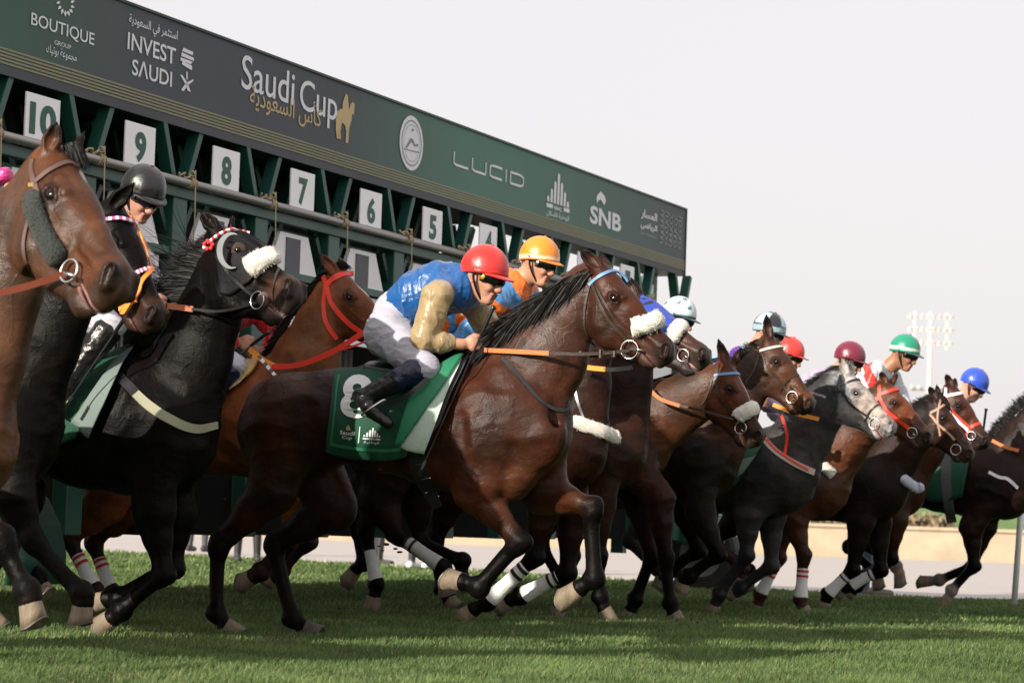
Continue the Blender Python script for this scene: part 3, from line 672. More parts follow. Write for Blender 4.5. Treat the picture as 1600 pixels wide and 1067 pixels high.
# ------------------------------------------------------------ riders
SKIN = (.52, .27, .18)
def person_org(o_pt): return V(o_pt[0], o_pt[1], 0)
def rider(fr, sp, h=.006):
    L, R = fr.L, fr.R; pp = lambda p, lat=0.: fr.pt(p[0], p[1], lat); sk = sp.get('skin', SKIN); lat0 = sp.get('lat', 0.)
    hc = pp(sp['head'], lat0); HH = sp.get('hh', .235); yaw = math.radians(sp.get('yaw', 0)); pit = math.radians(sp.get('pitch', 20))
    f0 = R * math.cos(yaw) - L * math.sin(yaw); c = unit(np.cross(UZ, f0)); f = f0 * math.cos(pit) - UZ * math.sin(pit); u = np.cross(f, c)
    def q(a, b, w=0.): return hc + HH * (a * f + b * u + w * c)
    B = Body(); lip = (.40, .15, .12); sh = tuple(x * .8 for x in sk)
    B.chain([(q(-.06, .12), .34 * HH), (q(.05, .12), .34 * HH)], n=c, sq=.84, k=.02, cols=[sk, sk])
    B.chain([(q(.10, .0), .27 * HH), (q(.16, -.24), .19 * HH), (q(.20, -.36), .13 * HH)], n=c, sq=.86, k=.03, cols=[sk] * 3)
    for s in (-1, 1):
        B.cap(q(-.02, -.20, .17 * s), q(.20, -.42, .07 * s), .10 * HH, .08 * HH, k=.02, ca=sk)
        B.cap(q(.24, -.10, .15 * s), q(.28, -.15, .13 * s), .085 * HH, k=.02, ca=tuple(min(1, x * 1.05) for x in sk))
        B.cap(q(.30, .075, .05 * s), q(.24, .07, .20 * s), .05 * HH, k=.012, ca=sh)
        B.cap(q(.415, -.175, .045 * s), q(.40, -.17, .05 * s), .038 * HH, k=.008, ca=sh)
        B.chain([(q(-.07, .04, .30 * s), .05 * HH), (q(-.10, -.04, .32 * s), .055 * HH), (q(-.05, -.14, .30 * s), .035 * HH)], n=c, sq=.5, k=.006, cols=[sk, sh, sk])
        B.cap(q(.31, .0, .13 * s), q(.33, .0, .13 * s), .045 * HH, k=.008, ca=(.25, .12, .09), sub=True)
    B.chain([(q(.33, .06), .04 * HH), (q(.42, -.10), .045 * HH), (q(.445, -.155), .05 * HH)], k=.015, cols=[sk] * 3)
    B.cap(q(.365, -.265, -.07), q(.365, -.265, .07), .036 * HH, k=.008, ca=lip); B.cap(q(.35, -.315, -.06), q(.35, -.315, .06), .038 * HH, k=.008, ca=lip)
    B.cap(q(.395, -.29, -.09), q(.395, -.29, .09), .008 * HH, k=.004, ca=(.15, .05, .05), sub=True)
    B.cap(q(.29, -.42, -.03), q(.29, -.42, .03), .075 * HH, k=.02, ca=sk)
    nb = pp(sp['neck'], lat0); B.cap(q(-.06, -.12), nb, .24 * HH, .27 * HH, k=.04, ca=sk)
    core = [pp(p[:2], lat0) for p in sp['torso']]; B.chain([(nb, .05)] + [(p, .08) for p in core[::-1]], k=.03, cols=[sk] * (len(core) + 1))
    # arms and hands
    for key, la in (('armr', -.19), ('arml', .19)):
        a = sp.get(key)
        if not a: continue
        la = a[4] if len(a) > 4 else la; s0, e0, w0, h0 = pp(a[0], lat0 + la), pp(a[1], lat0 + la * 1.15), pp(a[2], lat0 + la * .6), pp(a[3], lat0 + la * .45)
        B.chain([(s0, .05), (e0, .042), (w0, .029)], k=.02, cols=[sk] * 3)
        d = unit(h0 - w0); g = unit(sp.get('grip', UZ) - d * (sp.get('grip', UZ) @ d)); inn = np.cross(d, g) * (1 if la > 0 else -1); 
        if inn @ (L * -la) < 0: inn = -inn
        hs = .92; pc = w0 + d * .045 * hs
        B.chain([(w0, .026), (w0 + d * .02, .026), (w0 + d * .07 * hs, .031)], n=inn, sq=.62, k=.012, cols=[sk] * 3)
        B.cap(w0 + d * .06 * hs + g * .022, w0 + d * .06 * hs - g * .024, .021, k=.012, ca=sk)
        for i, ll in enumerate((.95, 1.05, 1., .82)):
            kn = w0 + d * .082 * hs + g * (.030 - .0195 * i); p1 = kn + (d * .028 + inn * .012) * ll; p2 = p1 + (inn * .026 - d * .008) * ll; p3 = p2 + (-d * .022 + inn * .0) * ll
            B.chain([(kn - inn * .004, .0115), (p1, .0098), (p2, .0092), (p3, .0085)], k=.003, cols=[sk, sk, sh, sk])
        t0 = w0 + d * .035 + g * .03; t1 = t0 + d * .032 + g * .012 + inn * .006; t2 = t1 + d * .026 + inn * .016 - g * .004
        B.chain([(t0 - g * .008, .015), (t1, .012), (t2, .0105)], k=.006, cols=[sk] * 3)
    for key in ('legr', 'legl'):
        a = sp.get(key)
        if a: la = -.16 if key == 'legr' else .16; B.chain([(pp(p, lat0 + la), r) for p, r in zip(a[:3], (.06, .045, .035))], k=.03, cols=[sk] * 3)
    P, Fc = B.mesh(h * 1.2); lo = hc - .20; hi = hc + .20; P2, F2 = B.mesh(.0042, lo, hi); P, Fc = keep_outside(P, Fc, lo + h * 2, hi - h * 2); parts = [(P, Fc), (P2, F2)]
    P, Fc = join(parts); C = B.colors(P, .006)
    o = mesh_obj('person', P, Fc, skin_mat(), colors=C, origin=person_org(core[0])); tag(o, sp['label'], 'jockey' if sp.get('jk', 1) else 'attendant', sp.get('group', 'jockeys riding out of the gate'))
    o['_org'] = list(map(float, person_org(core[0])))
    # jersey
    J = Body(); jc = sp['silk']; slv = sp.get('sleeve', jc)
    T = [(pp(p[:2], lat0), p[2] / fr.ppm(*p[:2])) for p in sp['torso']]
    J.chain(T, n=L, sq=sp.get('tsq', 1.05), k=.04, cols=[jc] * len(T)); J.cap(T[-1][0], nb, T[-1][1] * .8, .062, n=L, sq=1., k=.05, ca=jc)
    for key, la in (('armr', -.19), ('arml', .19)):
        a = sp.get(key)
        if not a: continue
        la = a[4] if len(a) > 4 else la; s0, e0, w0 = pp(a[0], lat0 + la), pp(a[1], lat0 + la * 1.15), pp(a[2], lat0 + la * .6); ar = sp.get('ar', 1.)
        J.cap(T[-1][0], s0, .085, .070 * ar, n=None, k=.06, ca=jc, cb=jc, cw=.02)
        J.chain([(s0, .076 * ar), (s0 + (e0 - s0) * .5, .074 * ar), (e0, .066 * ar), (e0 + (w0 - e0) * .4, .054 * ar), (e0 + (w0 - e0) * sp.get('cuff', .62), .043)], k=.018, cols=[slv] * 5, cw=1.4)
    P, Fc = J.mesh(h); C = J.colors(P, .0018)
    if sp.get('cfun'): C = sp['cfun'](P, C, lambda p: p)
    P = folds(P, Fc, .010, 6.5, sp.get('seed', 0), (1.6, 1.2, .55)); mesh_obj('jersey', P, Fc, silk('jersey_silk', (1, 1, 1)), o, colors=C)
    # breeches and boots
    bc = sp.get('breech', (.72, .72, .78))
    if sp.get('legr') or sp.get('legl'):
        K = Body(); hipc = T[0]
        for key, s in (('legr', -1), ('legl', 1)):
            a = sp.get(key)
            if not a: continue
            la = .16 * s; hp_, kn, an, to = [pp(p, lat0 + la * w) for p, w in zip(a, (.6, 1.55, 2.1, 2.15))]; lr = sp.get('lr', 1.)
            K.cap(hipc[0], hp_, hipc[1] * 1.03, .118 * lr, n=L, sq=1., k=.05, ca=bc)
            K.chain([(hp_, .118 * lr), (hp_ + (kn - hp_) * .5, .098 * lr), (kn, .070 * lr), (kn + (an - kn) * .16, .064 * lr)], n=L, sq=.92, k=.03, cols=[bc] * 4)
        P, Fc = K.mesh(h); P = folds(P, Fc, .005, 13, 3 + sp.get('seed', 0), (.5, 1, 1.6)); mesh_obj('breeches', P, Fc, cloth('white_breeches_%.2f' % bc[0], bc, .7, .25), o)
        for key, s in (('legr', -1), ('legl', 1)):
            a = sp.get(key)
            if not a: continue
            la = .16 * s; hp_, kn, an, to = [pp(p, lat0 + la * w) for p, w in zip(a, (.6, 1.55, 2.1, 2.15))]; top = sp.get('boottop', (.008, .012, .045)); d = unit(to - an)
            Bt = Body(); Bt.chain([(kn + (an - kn) * .14, .074), (kn + (an - kn) * .45, .066), (an - (an - kn) * .08, .047), (an + unit(an - kn) * .03, .046)], n=L, sq=.98, k=.01, cols=[top, top, (.01,) * 3, (.01,) * 3])
            hl = an + unit(an - kn) * .05 - d * .02; Bt.chain([(hl, .036), (an + d * .08 + unit(an - kn) * .04, .040), (to, .030)], n=unit(L), sq=.82, k=.02, cols=[(.01,) * 3] * 3)
            P, Fc = Bt.mesh(h); t = (P - kn) @ unit(an - kn) / np.linalg.norm(an - kn); C = np.where((t < .5)[:, None], V(*top), V(.009, .009, .010)); P = folds(P, Fc, .0025, 22, 1)
            b_ = mesh_obj('riding_boot', P, Fc, boot_mat(), o, colors=C)
            # stirrup iron and leather
            if s < 0 or sp.get('both'):
                m2 = MB(); f3 = unit(np.cross(d, L)); bq = an + d * .10 + unit(an - kn) * .075
                ring = [bq + L * x + f3 * y for x, y in ((-.055, .0), (.055, 0), (.05, .06), (.02, .13), (0, .145), (-.02, .13), (-.05, .06), (-.055, 0))]
                if (f3 @ UZ) < 0: ring = [bq + L * x - f3 * y for x, y in ((-.055, .0), (.055, 0), (.05, .06), (.02, .13), (0, .145), (-.02, .13), (-.05, .06), (-.055, 0))]
                m2.tube(ring, .006, 8); m2.build('stirrup_iron', STEEL, o, smooth=True)
    # helmet
    hm = sp['helmet']; ce = q(-.03, .12); v = []; n, m_ = 40, 18; ra, rb_, rc = .475 * HH, .47 * HH, .40 * HH; Cc = []
    for i in range(m_ + 1):
        for j in range(n):
            a = 2 * math.pi * j / n; ca = math.cos(a); pm = math.radians(93 + (8 if abs(ca) < .75 else 0) * (1 - abs(ca)) + max(0, -ca) * 26 - max(0, ca) * 6); p = pm * i / m_
            x, y, z = ra * math.sin(p) * ca, rc * math.sin(p) * math.sin(a), rb_ * math.cos(p); sw = 1 + .006 * math.sin(a * 6) * math.sin(p); rimb = 1.03 if i == m_ else 1
            v.append(ce + (x * sw * f + y * sw * c) * rimb + z * u + unit(f) * 0); Cc.append(hm(i / m_, a, x / ra, z / rb_, y / rc) if callable(hm) else hm)
    fcs = [(i * n + j, (i + 1) * n + j, (i + 1) * n + (j + 1) % n, i * n + (j + 1) % n) for i in range(m_) for j in range(n)]
    hel = mesh_obj('helmet', v, fcs, silk('cap_silk', (1, 1, 1), .22), o, colors=np.array(Cc)); so = hel.modifiers.new('s', 'SOLIDIFY'); so.thickness = .012; so.offset = 0
    pk = MB(); rows = []; pl = sp.get('peakl', .22)
    for i in range(4):
        for j in range(15):
            a = math.radians(-62 + 124 * j / 14); e = i / 3; p = math.radians(88); rr_ = 1 + e * pl / .475 * math.cos(a) ** .8
            rows.append(ce + f * ra * math.cos(a) * rr_ + c * rc * math.sin(a) * (1 + .08 * e) + u * (rb_ * .05 - e * .035 * HH - .04 * HH * (1 - math.cos(a))))
    pk.add(rows, [(i * 15 + j, (i + 1) * 15 + j, (i + 1) * 15 + j + 1, i * 15 + j + 1) for i in range(3) for j in range(14)])
    pc_ = sp.get('peak', hm if not callable(hm) else (.01, .01, .01)); po = pk.build('helmet_peak', cloth('peak_%.2f_%.2f_%.2f' % pc_, pc_, .5), o, smooth=True); so = po.modifiers.new('s', 'SOLIDIFY'); so.thickness = .006
    mb = MB(); mb.ball(ce + u * rb_ * 1.0, .012, n=8, m=6); mb.build('cap_button', cloth('button_%.2f_%.2f_%.2f' % sp.get('button', pc_), sp.get('button', pc_)), o, smooth=True)
    # goggles and chin strap
    g0 = q(.04, .0); v = []; gy = sp.get('gy', .015)
    for i in range(5):
        for j in range(25):
            a = math.radians(-78 + 156 * j / 24); e = (i / 4 - .5) * 2; rr_ = (.40 + .02 * math.cos(a * 4) - .05 * e * e) * HH; hgt = (.105 - .03 * (abs(math.cos(a)) > .985)) * (1 - .25 * (abs(a) / 1.36) ** 3)
            v.append(q(.04, gy + e * hgt) + f * rr_ * math.cos(a) + c * rr_ * .80 * math.sin(a))
    go_ = mesh_obj('goggles', v, [(i * 25 + j, (i + 1) * 25 + j, (i + 1) * 25 + j + 1, i * 25 + j + 1) for i in range(4) for j in range(24)], mat_once('goggle_lens', (.006, .006, .007), .08), o); so = go_.modifiers.new('s', 'SOLIDIFY'); so.thickness = .008
    mb = MB(); mb.tube([q(-.03 - .44 * math.cos(x) * 0 + .42 * math.cos(x), .10 + .10 * math.cos(x) * -1 + .0, .40 * math.sin(x)) + (q(0, 0) - q(0, 0)) for x in np.linspace(1.1, 2 * math.pi - 1.1, 30)], .007, 6); mb.build('goggle_strap', BLACKL, o, smooth=True)
    for s in (-1, 1):
        mb = MB(); mb.tube(catmull([q(-.02, .12, .41 * s), q(.02, -.08, .36 * s), q(.10, -.26, .27 * s), q(.20, -.44, .12 * s), q(.22, -.49, 0)], 14), .007, 6); mb.build('chin_strap', BLACKL, o, smooth=True)
        if s < 0: mb = MB(); mb.ball(q(.17, gy, .325 * s), (.019, .018, .006), (f, u, c), n=14); mb.build('goggle_badge', sp.get('badge') or BLACKL, o, smooth=True)
    return o
def mat_once(name, c, r, **k):
    if name not in _fab: _fab[name] = mat(name, c, r, **k)
    return _fab[name]
def boot_mat():
    if 'boot' in _fab: return _fab['boot']
    m, t, b = new_mat('polished_boot'); _fab['boot'] = m; at = N(t, 'ShaderNodeAttribute', attribute_name='Col'); t.links.new(at.outputs['Color'], b.inputs[0]); b.inputs['Roughness'].default_value = .28
    n = N(t, 'ShaderNodeTexNoise'); n.inputs['Scale'].default_value = 40; bp = N(t, 'ShaderNodeBump'); bp.inputs['Strength'].default_value = .3; bp.inputs['Distance'].default_value = .006; t.links.new(n.outputs[0], bp.inputs['Height']); t.links.new(bp.outputs[0], b.inputs['Normal']); return m
def rein(fr, pts, w, m, name='rein', parent=None, th=.004, lift=.0):
    """pts: (px, py, lateral); a flat strap hanging in the air"""
    P = catmull([fr.pt(p[0], p[1], p[2]) for p in pts], 26); mb = MB()
    Nn = np.array([unit(CAM - p) for p in P]); return ribbon(P, Nn, w, th, name, m, parent)
def whip(fr, a, b, label, lat=(-.25, -.25), grip=.18, m=None):
    A, Z = fr.pt(a[0], a[1], lat[0]), fr.pt(b[0], b[1], lat[1]); d = unit(Z - A); w = empty('whip', A); w['_org'] = list(map(float, A)); tag(w, label, 'whip')
    mb = MB(); mb.tube([A, A + d * .012, A + d * .02, A + d * grip, A + d * (grip + .005)], [.012, .016, .011, .010, .005], 10); mb.build('grip', BLACKL, w, smooth=True)
    mb = MB(); mb.tube([A + d * grip, Z - d * .08, Z - d * .079, Z], [.0055, .004, .010, .009], 8); mb.build('shaft', m or BLACKL, w, smooth=True); return w
# ------------------------------------------------------------ ground, road, far bank
def ground_mat():
    m, t, b = new_mat('turf_soil'); tc = N(t, 'ShaderNodeTexCoord')
    n = N(t, 'ShaderNodeTexNoise'); n.inputs['Scale'].default_value = 1.3; n.inputs['Detail'].default_value = 9; t.links.new(tc.outputs['Object'], n.inputs[0])
    cr = N(t, 'ShaderNodeValToRGB'); cr.color_ramp.elements[0].color = (.022, .048, .012, 1); cr.color_ramp.elements[1].color = (.055, .10, .022, 1); t.links.new(n.outputs[0], cr.inputs[0])
    t.links.new(cr.outputs[0], b.inputs[0]); b.inputs['Roughness'].default_value = .95; b.inputs['Specular IOR Level'].default_value = .1
    return m
edge = [(-60, 37.0), (-20, 36.2), (-6.9, 34.4), (-3.8, 33.6), (-1.4, 31.4), (1.2, 28.2), (3.7, 24.8), (5.0, 25.0), (8, 26.6), (14, 29.5), (60, 52)]
SAND = mat('desert_ground', (.36, .30, .23), .95, .2, .4)
mb = MB(); mb.quad((-2500, -300, -.06), (2500, -300, -.06), (2500, 3000, -.06), (-2500, 3000, -.06)); tag(mb.build('ground', SAND), 'pale sandy ground reaching the horizon', kind='structure')
ROADM = mat('pale_concrete', (.44, .40, .375), .85, .12, 1.2, .3, 20)
mb = MB(); mb.quad((-80, 20, -.028), (80, 20, -.028), (90, 55.5, -.028), (-80, 55.5, -.028)); tag(mb.build('road', ROADM), 'pale concrete service road behind the turf', kind='structure')
tm = ground_mat(); mb = MB()
for (a, b) in zip(edge[:-1], edge[1:]): mb.quad((a[0], -10, 0), (b[0], -10, 0), (b[0], b[1], 0), (a[0], a[1], 0))
tag(mb.build('turf', tm), 'green racecourse turf under the horses', kind='structure')
mb = MB()
for (a, b) in zip(edge[:-1], edge[1:]):
    mb.bar((a[0], a[1] + .06, -.02), (b[0], b[1] + .06, -.02), .1, .055, V(0, 0, 1))
tag(mb.build('kerb', mat('kerb_stone', (.5, .46, .4), .8)), 'pale stone kerb edging the turf', kind='structure')

# grass blades: too many to count, one object
def grass_mat():
    m, t, b = new_mat('grass_blades'); at = N(t, 'ShaderNodeAttribute', attribute_name='Col'); t.links.new(at.outputs['Color'], b.inputs[0])
    b.inputs['Roughness'].default_value = .55; b.inputs['Specular IOR Level'].default_value = .3
    tr = N(t, 'ShaderNodeBsdfTranslucent'); mx = N(t, 'ShaderNodeMixShader'); mx.inputs[0].default_value = .35; t.links.new(at.outputs['Color'], tr.inputs[0])
    t.links.new(b.outputs[0], mx.inputs[1]); t.links.new(tr.outputs[0], mx.inputs[2]); t.links.new(mx.outputs[0], t.nodes['Material Output'].inputs[0]); return m
def blades(n, y0, y1, hgt, wid):
    y = np.sqrt(rng.uniform(y0 ** 2, y1 ** 2, n)); x = rng.uniform(-1, 1, n) * (y * .235 + .7)
    ex = np.interp(x, [e[0] for e in edge], [e[1] for e in edge]); k = y < ex - .02; x, y = x[k], y[k]; n = len(x)
    cl = np.array([mnoise.noise(Vector((a * 2.2, b * 2.2, 0))) for a, b in zip(x, y)]); c2 = np.array([mnoise.noise(Vector((a * .6, b * .5, 9))) for a, b in zip(x, y)])
    h = hgt * rng.uniform(.55, 1.25, n) * (1 + .35 * cl); a = rng.uniform(0, 2 * math.pi, n); lean = rng.uniform(.1, .75, n) * h
    la = rng.normal(.4, 1.3, n); dx, dy = np.cos(la) * lean, np.sin(la) * lean; w = wid * rng.uniform(.7, 1.3, n) * (1 + y / 40); sx, sy = np.cos(a) * w / 2, np.sin(a) * w / 2; z0 = np.zeros(n)
    p = np.stack([np.stack([x - sx, y - sy, z0], -1), np.stack([x + sx, y + sy, z0], -1), np.stack([x + dx * .4 + sx * .8, y + dy * .4 + sy * .8, h * .6], -1), np.stack([x + dx * .4 - sx * .8, y + dy * .4 - sy * .8, h * .6], -1), np.stack([x + dx, y + dy, h], -1)], 1)
    i = np.arange(n)[:, None] * 5; f = np.vstack([i + [0, 1, 2], i + [0, 2, 3], i + [3, 2, 4]])
    base = np.array([.122, .185, .060]); dry = np.array([.32, .33, .15]); dkc = np.array([.035, .085, .02])
    t = rng.uniform(0, 1, n)[:, None]; c = base * (.7 + .6 * t) * (1 + .55 * cl[:, None]); m = (rng.uniform(0, 1, n) < .05 + .05 * (c2 > .1))[:, None]; c = np.where(m, dry, c); c = c * (1 - np.clip(-c2, 0, .4)[:, None]) + dkc * np.clip(-c2, 0, .4)[:, None]
    return p.reshape(-1, 3), f, np.repeat(c, 5, 0)
GP, GF, GC = [], [], []; n0 = 0
for args in ((190000, 9.3, 12.6, .042, .0042), (170000, 12.6, 17, .045, .0055), (120000, 17, 25, .045, .009), (60000, 25, 37, .045, .014)):
    p, f, c = blades(*args); GP.append(p); GF.append(f + n0); GC.append(c); n0 += len(p)
go = mesh_obj('grass', np.vstack(GP), np.vstack(GF), grass_mat(), smooth=False, colors=np.vstack(GC), origin=(0, 14, 0)); tag(go, 'short green racecourse grass', kind='stuff')

# far side: low wall, hedge bank, shrubs
TANW = mat('sandstone_wall', (.46, .38, .27), .9, .25, 3, .4, 8); BANKG = mat('bank_grass', (.11, .19, .06), .95, .3, 2.5, .5, 20); SCRUB = mat('dry_scrub', (.30, .24, .15), .95, .5, 5, .8, 12)
mb = MB(); mb.box((15, 56, .28), (32, 0, 0), (0, .2, 0), (0, 0, .34)); mb.box((15, 56, .655), (32.05, 0, 0), (0, .26, 0), (0, 0, .035))
tag(mb.build('low_wall', TANW), 'low sandstone wall along the far side of the road', 'wall')
mb = MB(); nx = 120
for i in range(nx):
    for j in range(10):
        def hgt(a, b): x = -40 + a * 1.1; return V(x, 57 + b * 1.3, .3 + 1.15 * math.sin(min(1, b / 6) * math.pi / 2) + .25 * mnoise.noise(Vector((x * .3, b * .7, 0))))
        mb.quad(hgt(i, j), hgt(i + 1, j), hgt(i + 1, j + 1), hgt(i, j + 1))
tag(mb.build('bank', BANKG, smooth=True), 'green grassed bank behind the low wall', kind='structure')
def shrub(x, y, z, r, hh, m, label, seed):
    r_ = random.Random(seed); mb = MB()
    for _ in range(1500):
        a = r_.uniform(0, 6.28); u = r_.uniform(0, 1) ** .4; e = r_.uniform(0, 1); p = V(x + r * u * math.cos(a) * math.sqrt(1 - e * e * .9), y + .5 * r * u * math.sin(a), z + hh * e * u); d = V(*[r_.gauss(0, 1) for _ in range(3)]) * .05; q = V(*[r_.gauss(0, 1) for _ in range(3)]) * .05
        mb.add([p - d, p + q, p + d, p - q], [(0, 1, 2, 3)])
    o = mb.build('shrub', m); tag(o, label, 'shrub', 'dry shrubs on the far bank')
for i, (x, y, r, hh) in enumerate(((5.6, 56.8, 1.5, .75), (7.6, 57.2, 1.4, .8), (9.2, 57.0, .9, .6))):
    shrub(x, y, .4, r, hh, SCRUB, ['dry tan shrub on the bank, seen left of the last horse\'s forelegs', 'dry tan shrub directly behind the last horse\'s forelegs', 'smallest dry shrub behind the last horse\'s belly'][i], i)

# floodlight tower, far off
def tower(px, ptop, dist, w, label, rows=3):
    b = at_depth(px, 825, dist); b[2] = 0; top = at_depth(px, ptop, dist)[2]; root = empty('floodlight_tower', b); root['_org'] = list(map(float, b)); tag(root, label, 'floodlight tower')
    hazed_steel = mat('galvanised_steel', (.66, .64, .62), .7); lm = mat('floodlight_glass', (.52, .51, .50), .3)  # mast steel painted paler to stand in for distance haze
    mb = MB(); mb.tube([b, b + V(0, 0, top)], [.34, .20], 12); mb.build('pole', hazed_steel, root)
    mb = MB()
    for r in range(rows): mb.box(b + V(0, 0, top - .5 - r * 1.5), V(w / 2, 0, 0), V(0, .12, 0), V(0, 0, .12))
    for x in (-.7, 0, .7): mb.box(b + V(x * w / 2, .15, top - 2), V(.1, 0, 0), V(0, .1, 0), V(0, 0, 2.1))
    mb.build('lamp_rack', hazed_steel, root)
    for r in range(rows):
        for c in range(8):
            if c == 4: pass
            p = b + V((c - 3.5) * w / 8, -.3, top - .3 - r * 1.5); l = MB(); l.ball(p, (.15, .12, .17), n=10, m=6); l.build('floodlight', lm if c > 3 or c == 0 else hazed_steel, root, smooth=True)
    return root, b, top
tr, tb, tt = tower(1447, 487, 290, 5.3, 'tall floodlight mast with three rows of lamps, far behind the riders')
mb = MB(); zz = at_depth(1447, 608, 290)[2]; mb.box(tb + V(0, 0, zz), V(2.2, 0, 0), V(0, .1, 0), V(0, 0, .12)); mb.build('lower_rack', mat('galvanised_steel', (.42, .41, .40), .6), tr)
for dx in (-2, -1.2, 1.2, 2): l = MB(); l.ball(tb + V(dx, -.3, zz + .2), .3, n=8, m=6); l.build('floodlight', mat('floodlight_glass', (.52, .51, .50), .3), tr, smooth=True)

# white running rail at the right edge
rr = empty('running_rail', at_z(1584, 950)); rr['_org'] = list(map(float, at_z(1584, 950))); tag(rr, 'white plastic running rail at the right edge of the turf', 'rail')
PL = mat('white_plastic', (.8, .8, .8), .35, .04)
a = at_z(1584, 950); d = GD * .85 + RUN * .5; d = unit(d); st = [a - d * 1.2 * 0, a + d * 2.4, a + d * 4.8]
zt = 1.02
for p in st: m2 = MB(); m2.tube([p, p + V(0, 0, .93) + RUN * .05, p + V(0, 0, zt) - RUN * .10], [.028, .028, .03], 12); m2.build('rail_post', PL, rr, smooth=True)
m2 = MB(); m2.tube([a + V(0, 0, zt) - d * 0.15 - RUN * .1, a + d * 7 + V(0, 0, zt) - RUN * .1], .05, 14); m2.build('top_rail', PL, rr, smooth=True)

# ------------------------------------------------------------ starting gate
OG = at_depth(1068, 430, 24.6)
def gpx(px, py, off=0.):
    d = ray(px, py); o = OG + RUN * off; q = CAM + d * (((o - CAM) @ RUN) / (d @ RUN)); return (q - OG) @ GD, q[2]
def G(t, z, off=0.): return V(OG[0], OG[1], 0) + GD * t + UZ * z + RUN * off
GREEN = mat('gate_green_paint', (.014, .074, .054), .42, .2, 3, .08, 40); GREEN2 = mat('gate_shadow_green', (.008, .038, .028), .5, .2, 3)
DARK = mat('gate_black_padding', (.008, .009, .010), .7, .3, 5, .3, 12); WHT = mat('white_padded_board', (.86, .86, .86), .55, .05, 4); GREYP = mat('grey_window_mesh', (.09, .095, .105), .6)
GALV = mat('brushed_steel_tube', (.30, .29, .28), .4, .15, 6, metal=.6); ROPE = mat('hemp_rope', (.48, .38, .24), .95, .2, 60, .6, 120)
gate = empty('starting_gate', G(-6, 0)); gate['_org'] = list(map(float, G(-6, 0))); tag(gate, 'long dark green racecourse starting gate with printed banner above its stalls', 'starting gate')
ZB0, ZB1, TL, TR = 3.03, 3.67, -14.2, 0.02
def ban_mat():
    m, t, b = new_mat('printed_banner'); at = N(t, 'ShaderNodeAttribute', attribute_name='Col'); tc = N(t, 'ShaderNodeTexCoord')
    n = N(t, 'ShaderNodeTexNoise'); n.inputs['Scale'].default_value = 2.2; n.inputs['Detail'].default_value = 7; t.links.new(tc.outputs['Object'], n.inputs[0])
    mr = N(t, 'ShaderNodeMapRange'); mr.inputs[3].default_value = 1.25; mr.inputs[4].default_value = 1.6; t.links.new(n.outputs[0], mr.inputs[0])
    mu = N(t, 'ShaderNodeMixRGB', blend_type='MULTIPLY'); mu.inputs[0].default_value = 1; t.links.new(at.outputs['Color'], mu.inputs[1]); t.links.new(mr.outputs[0], mu.inputs[2])
    t.links.new(mu.outputs[0], b.inputs[0]); b.inputs['Roughness'].default_value = .6; b.inputs['Specular IOR Level'].default_value = .35; return m
tx = lambda x: gpx(x, 118 + .293 * x)[0]
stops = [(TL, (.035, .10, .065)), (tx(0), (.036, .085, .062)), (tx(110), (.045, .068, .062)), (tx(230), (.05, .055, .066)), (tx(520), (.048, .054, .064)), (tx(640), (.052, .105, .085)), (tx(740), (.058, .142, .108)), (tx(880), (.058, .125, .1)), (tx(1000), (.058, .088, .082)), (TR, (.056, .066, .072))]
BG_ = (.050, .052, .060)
nn = 90; v = []; c = []; f = []
zr = [ZB0, ZB0 + .052, ZB0 + .0521, ZB1]
for i in range(nn + 1):
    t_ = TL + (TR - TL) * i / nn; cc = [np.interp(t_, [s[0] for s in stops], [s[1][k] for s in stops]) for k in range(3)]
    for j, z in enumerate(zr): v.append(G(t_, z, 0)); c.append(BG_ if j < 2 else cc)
for i in range(nn):
    for j in range(3): f.append((i * 4 + j, (i + 1) * 4 + j, (i + 1) * 4 + j + 1, i * 4 + j + 1))
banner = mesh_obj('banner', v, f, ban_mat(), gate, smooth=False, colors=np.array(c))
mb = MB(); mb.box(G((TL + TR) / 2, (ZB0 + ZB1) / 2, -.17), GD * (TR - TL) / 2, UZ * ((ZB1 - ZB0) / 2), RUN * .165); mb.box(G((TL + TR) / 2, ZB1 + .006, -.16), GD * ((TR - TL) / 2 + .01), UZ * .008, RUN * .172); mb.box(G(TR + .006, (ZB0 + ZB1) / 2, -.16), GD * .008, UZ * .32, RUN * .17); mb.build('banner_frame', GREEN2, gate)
GOLD = mat('gold_print', (.27, .25, .15), .6, .05); WPR = mat('white_print', (.80, .80, .84), .6, .03); GOLD2 = mat('bright_gold_print', (.55, .40, .18), .5, .1); GPR = mat('green_print', (.012, .085, .062), .5, .05)
o_ = lambda o: (o.__setitem__('_org', gate['_org']), o)[1]
mb = MB()
for k in range(5): z = ZB0 + .064 + k * .0195; mb.box(G((TL + TR) / 2, z, .004), GD * (TR - TL) / 2, UZ * .0055, RUN * .0008)
mb.build('gold_stripe', GOLD, gate)
AR = dict(zip('اأبةتثجدرسضعفكلمنهوي', [(0xFE8D, 2), (0xFE83, 2), (0xFE8F, 4), (0xFE93, 2), (0xFE95, 4), (0xFE99, 4), (0xFE9D, 4), (0xFEA9, 2), (0xFEAD, 2), (0xFEB1, 4), (0xFEBD, 4), (0xFEC9, 4), (0xFED1, 4), (0xFED9, 4), (0xFEDD, 4), (0xFEE1, 4), (0xFEE5, 4), (0xFEE9, 4), (0xFEED, 2), (0xFEF1, 4)]))
def arab(s):
    out = []
    for i, ch in enumerate(s):
        if ch not in AR: out.append(ch); continue
        b, n = AR[ch]; pj = i > 0 and s[i - 1] in AR and AR[s[i - 1]][1] == 4; nj = n == 4 and i + 1 < len(s) and s[i + 1] in AR
        out.append(chr(b + (3 if pj and nj else 2 if nj else 1 if pj else 0)))
    return ''.join(out[::-1])
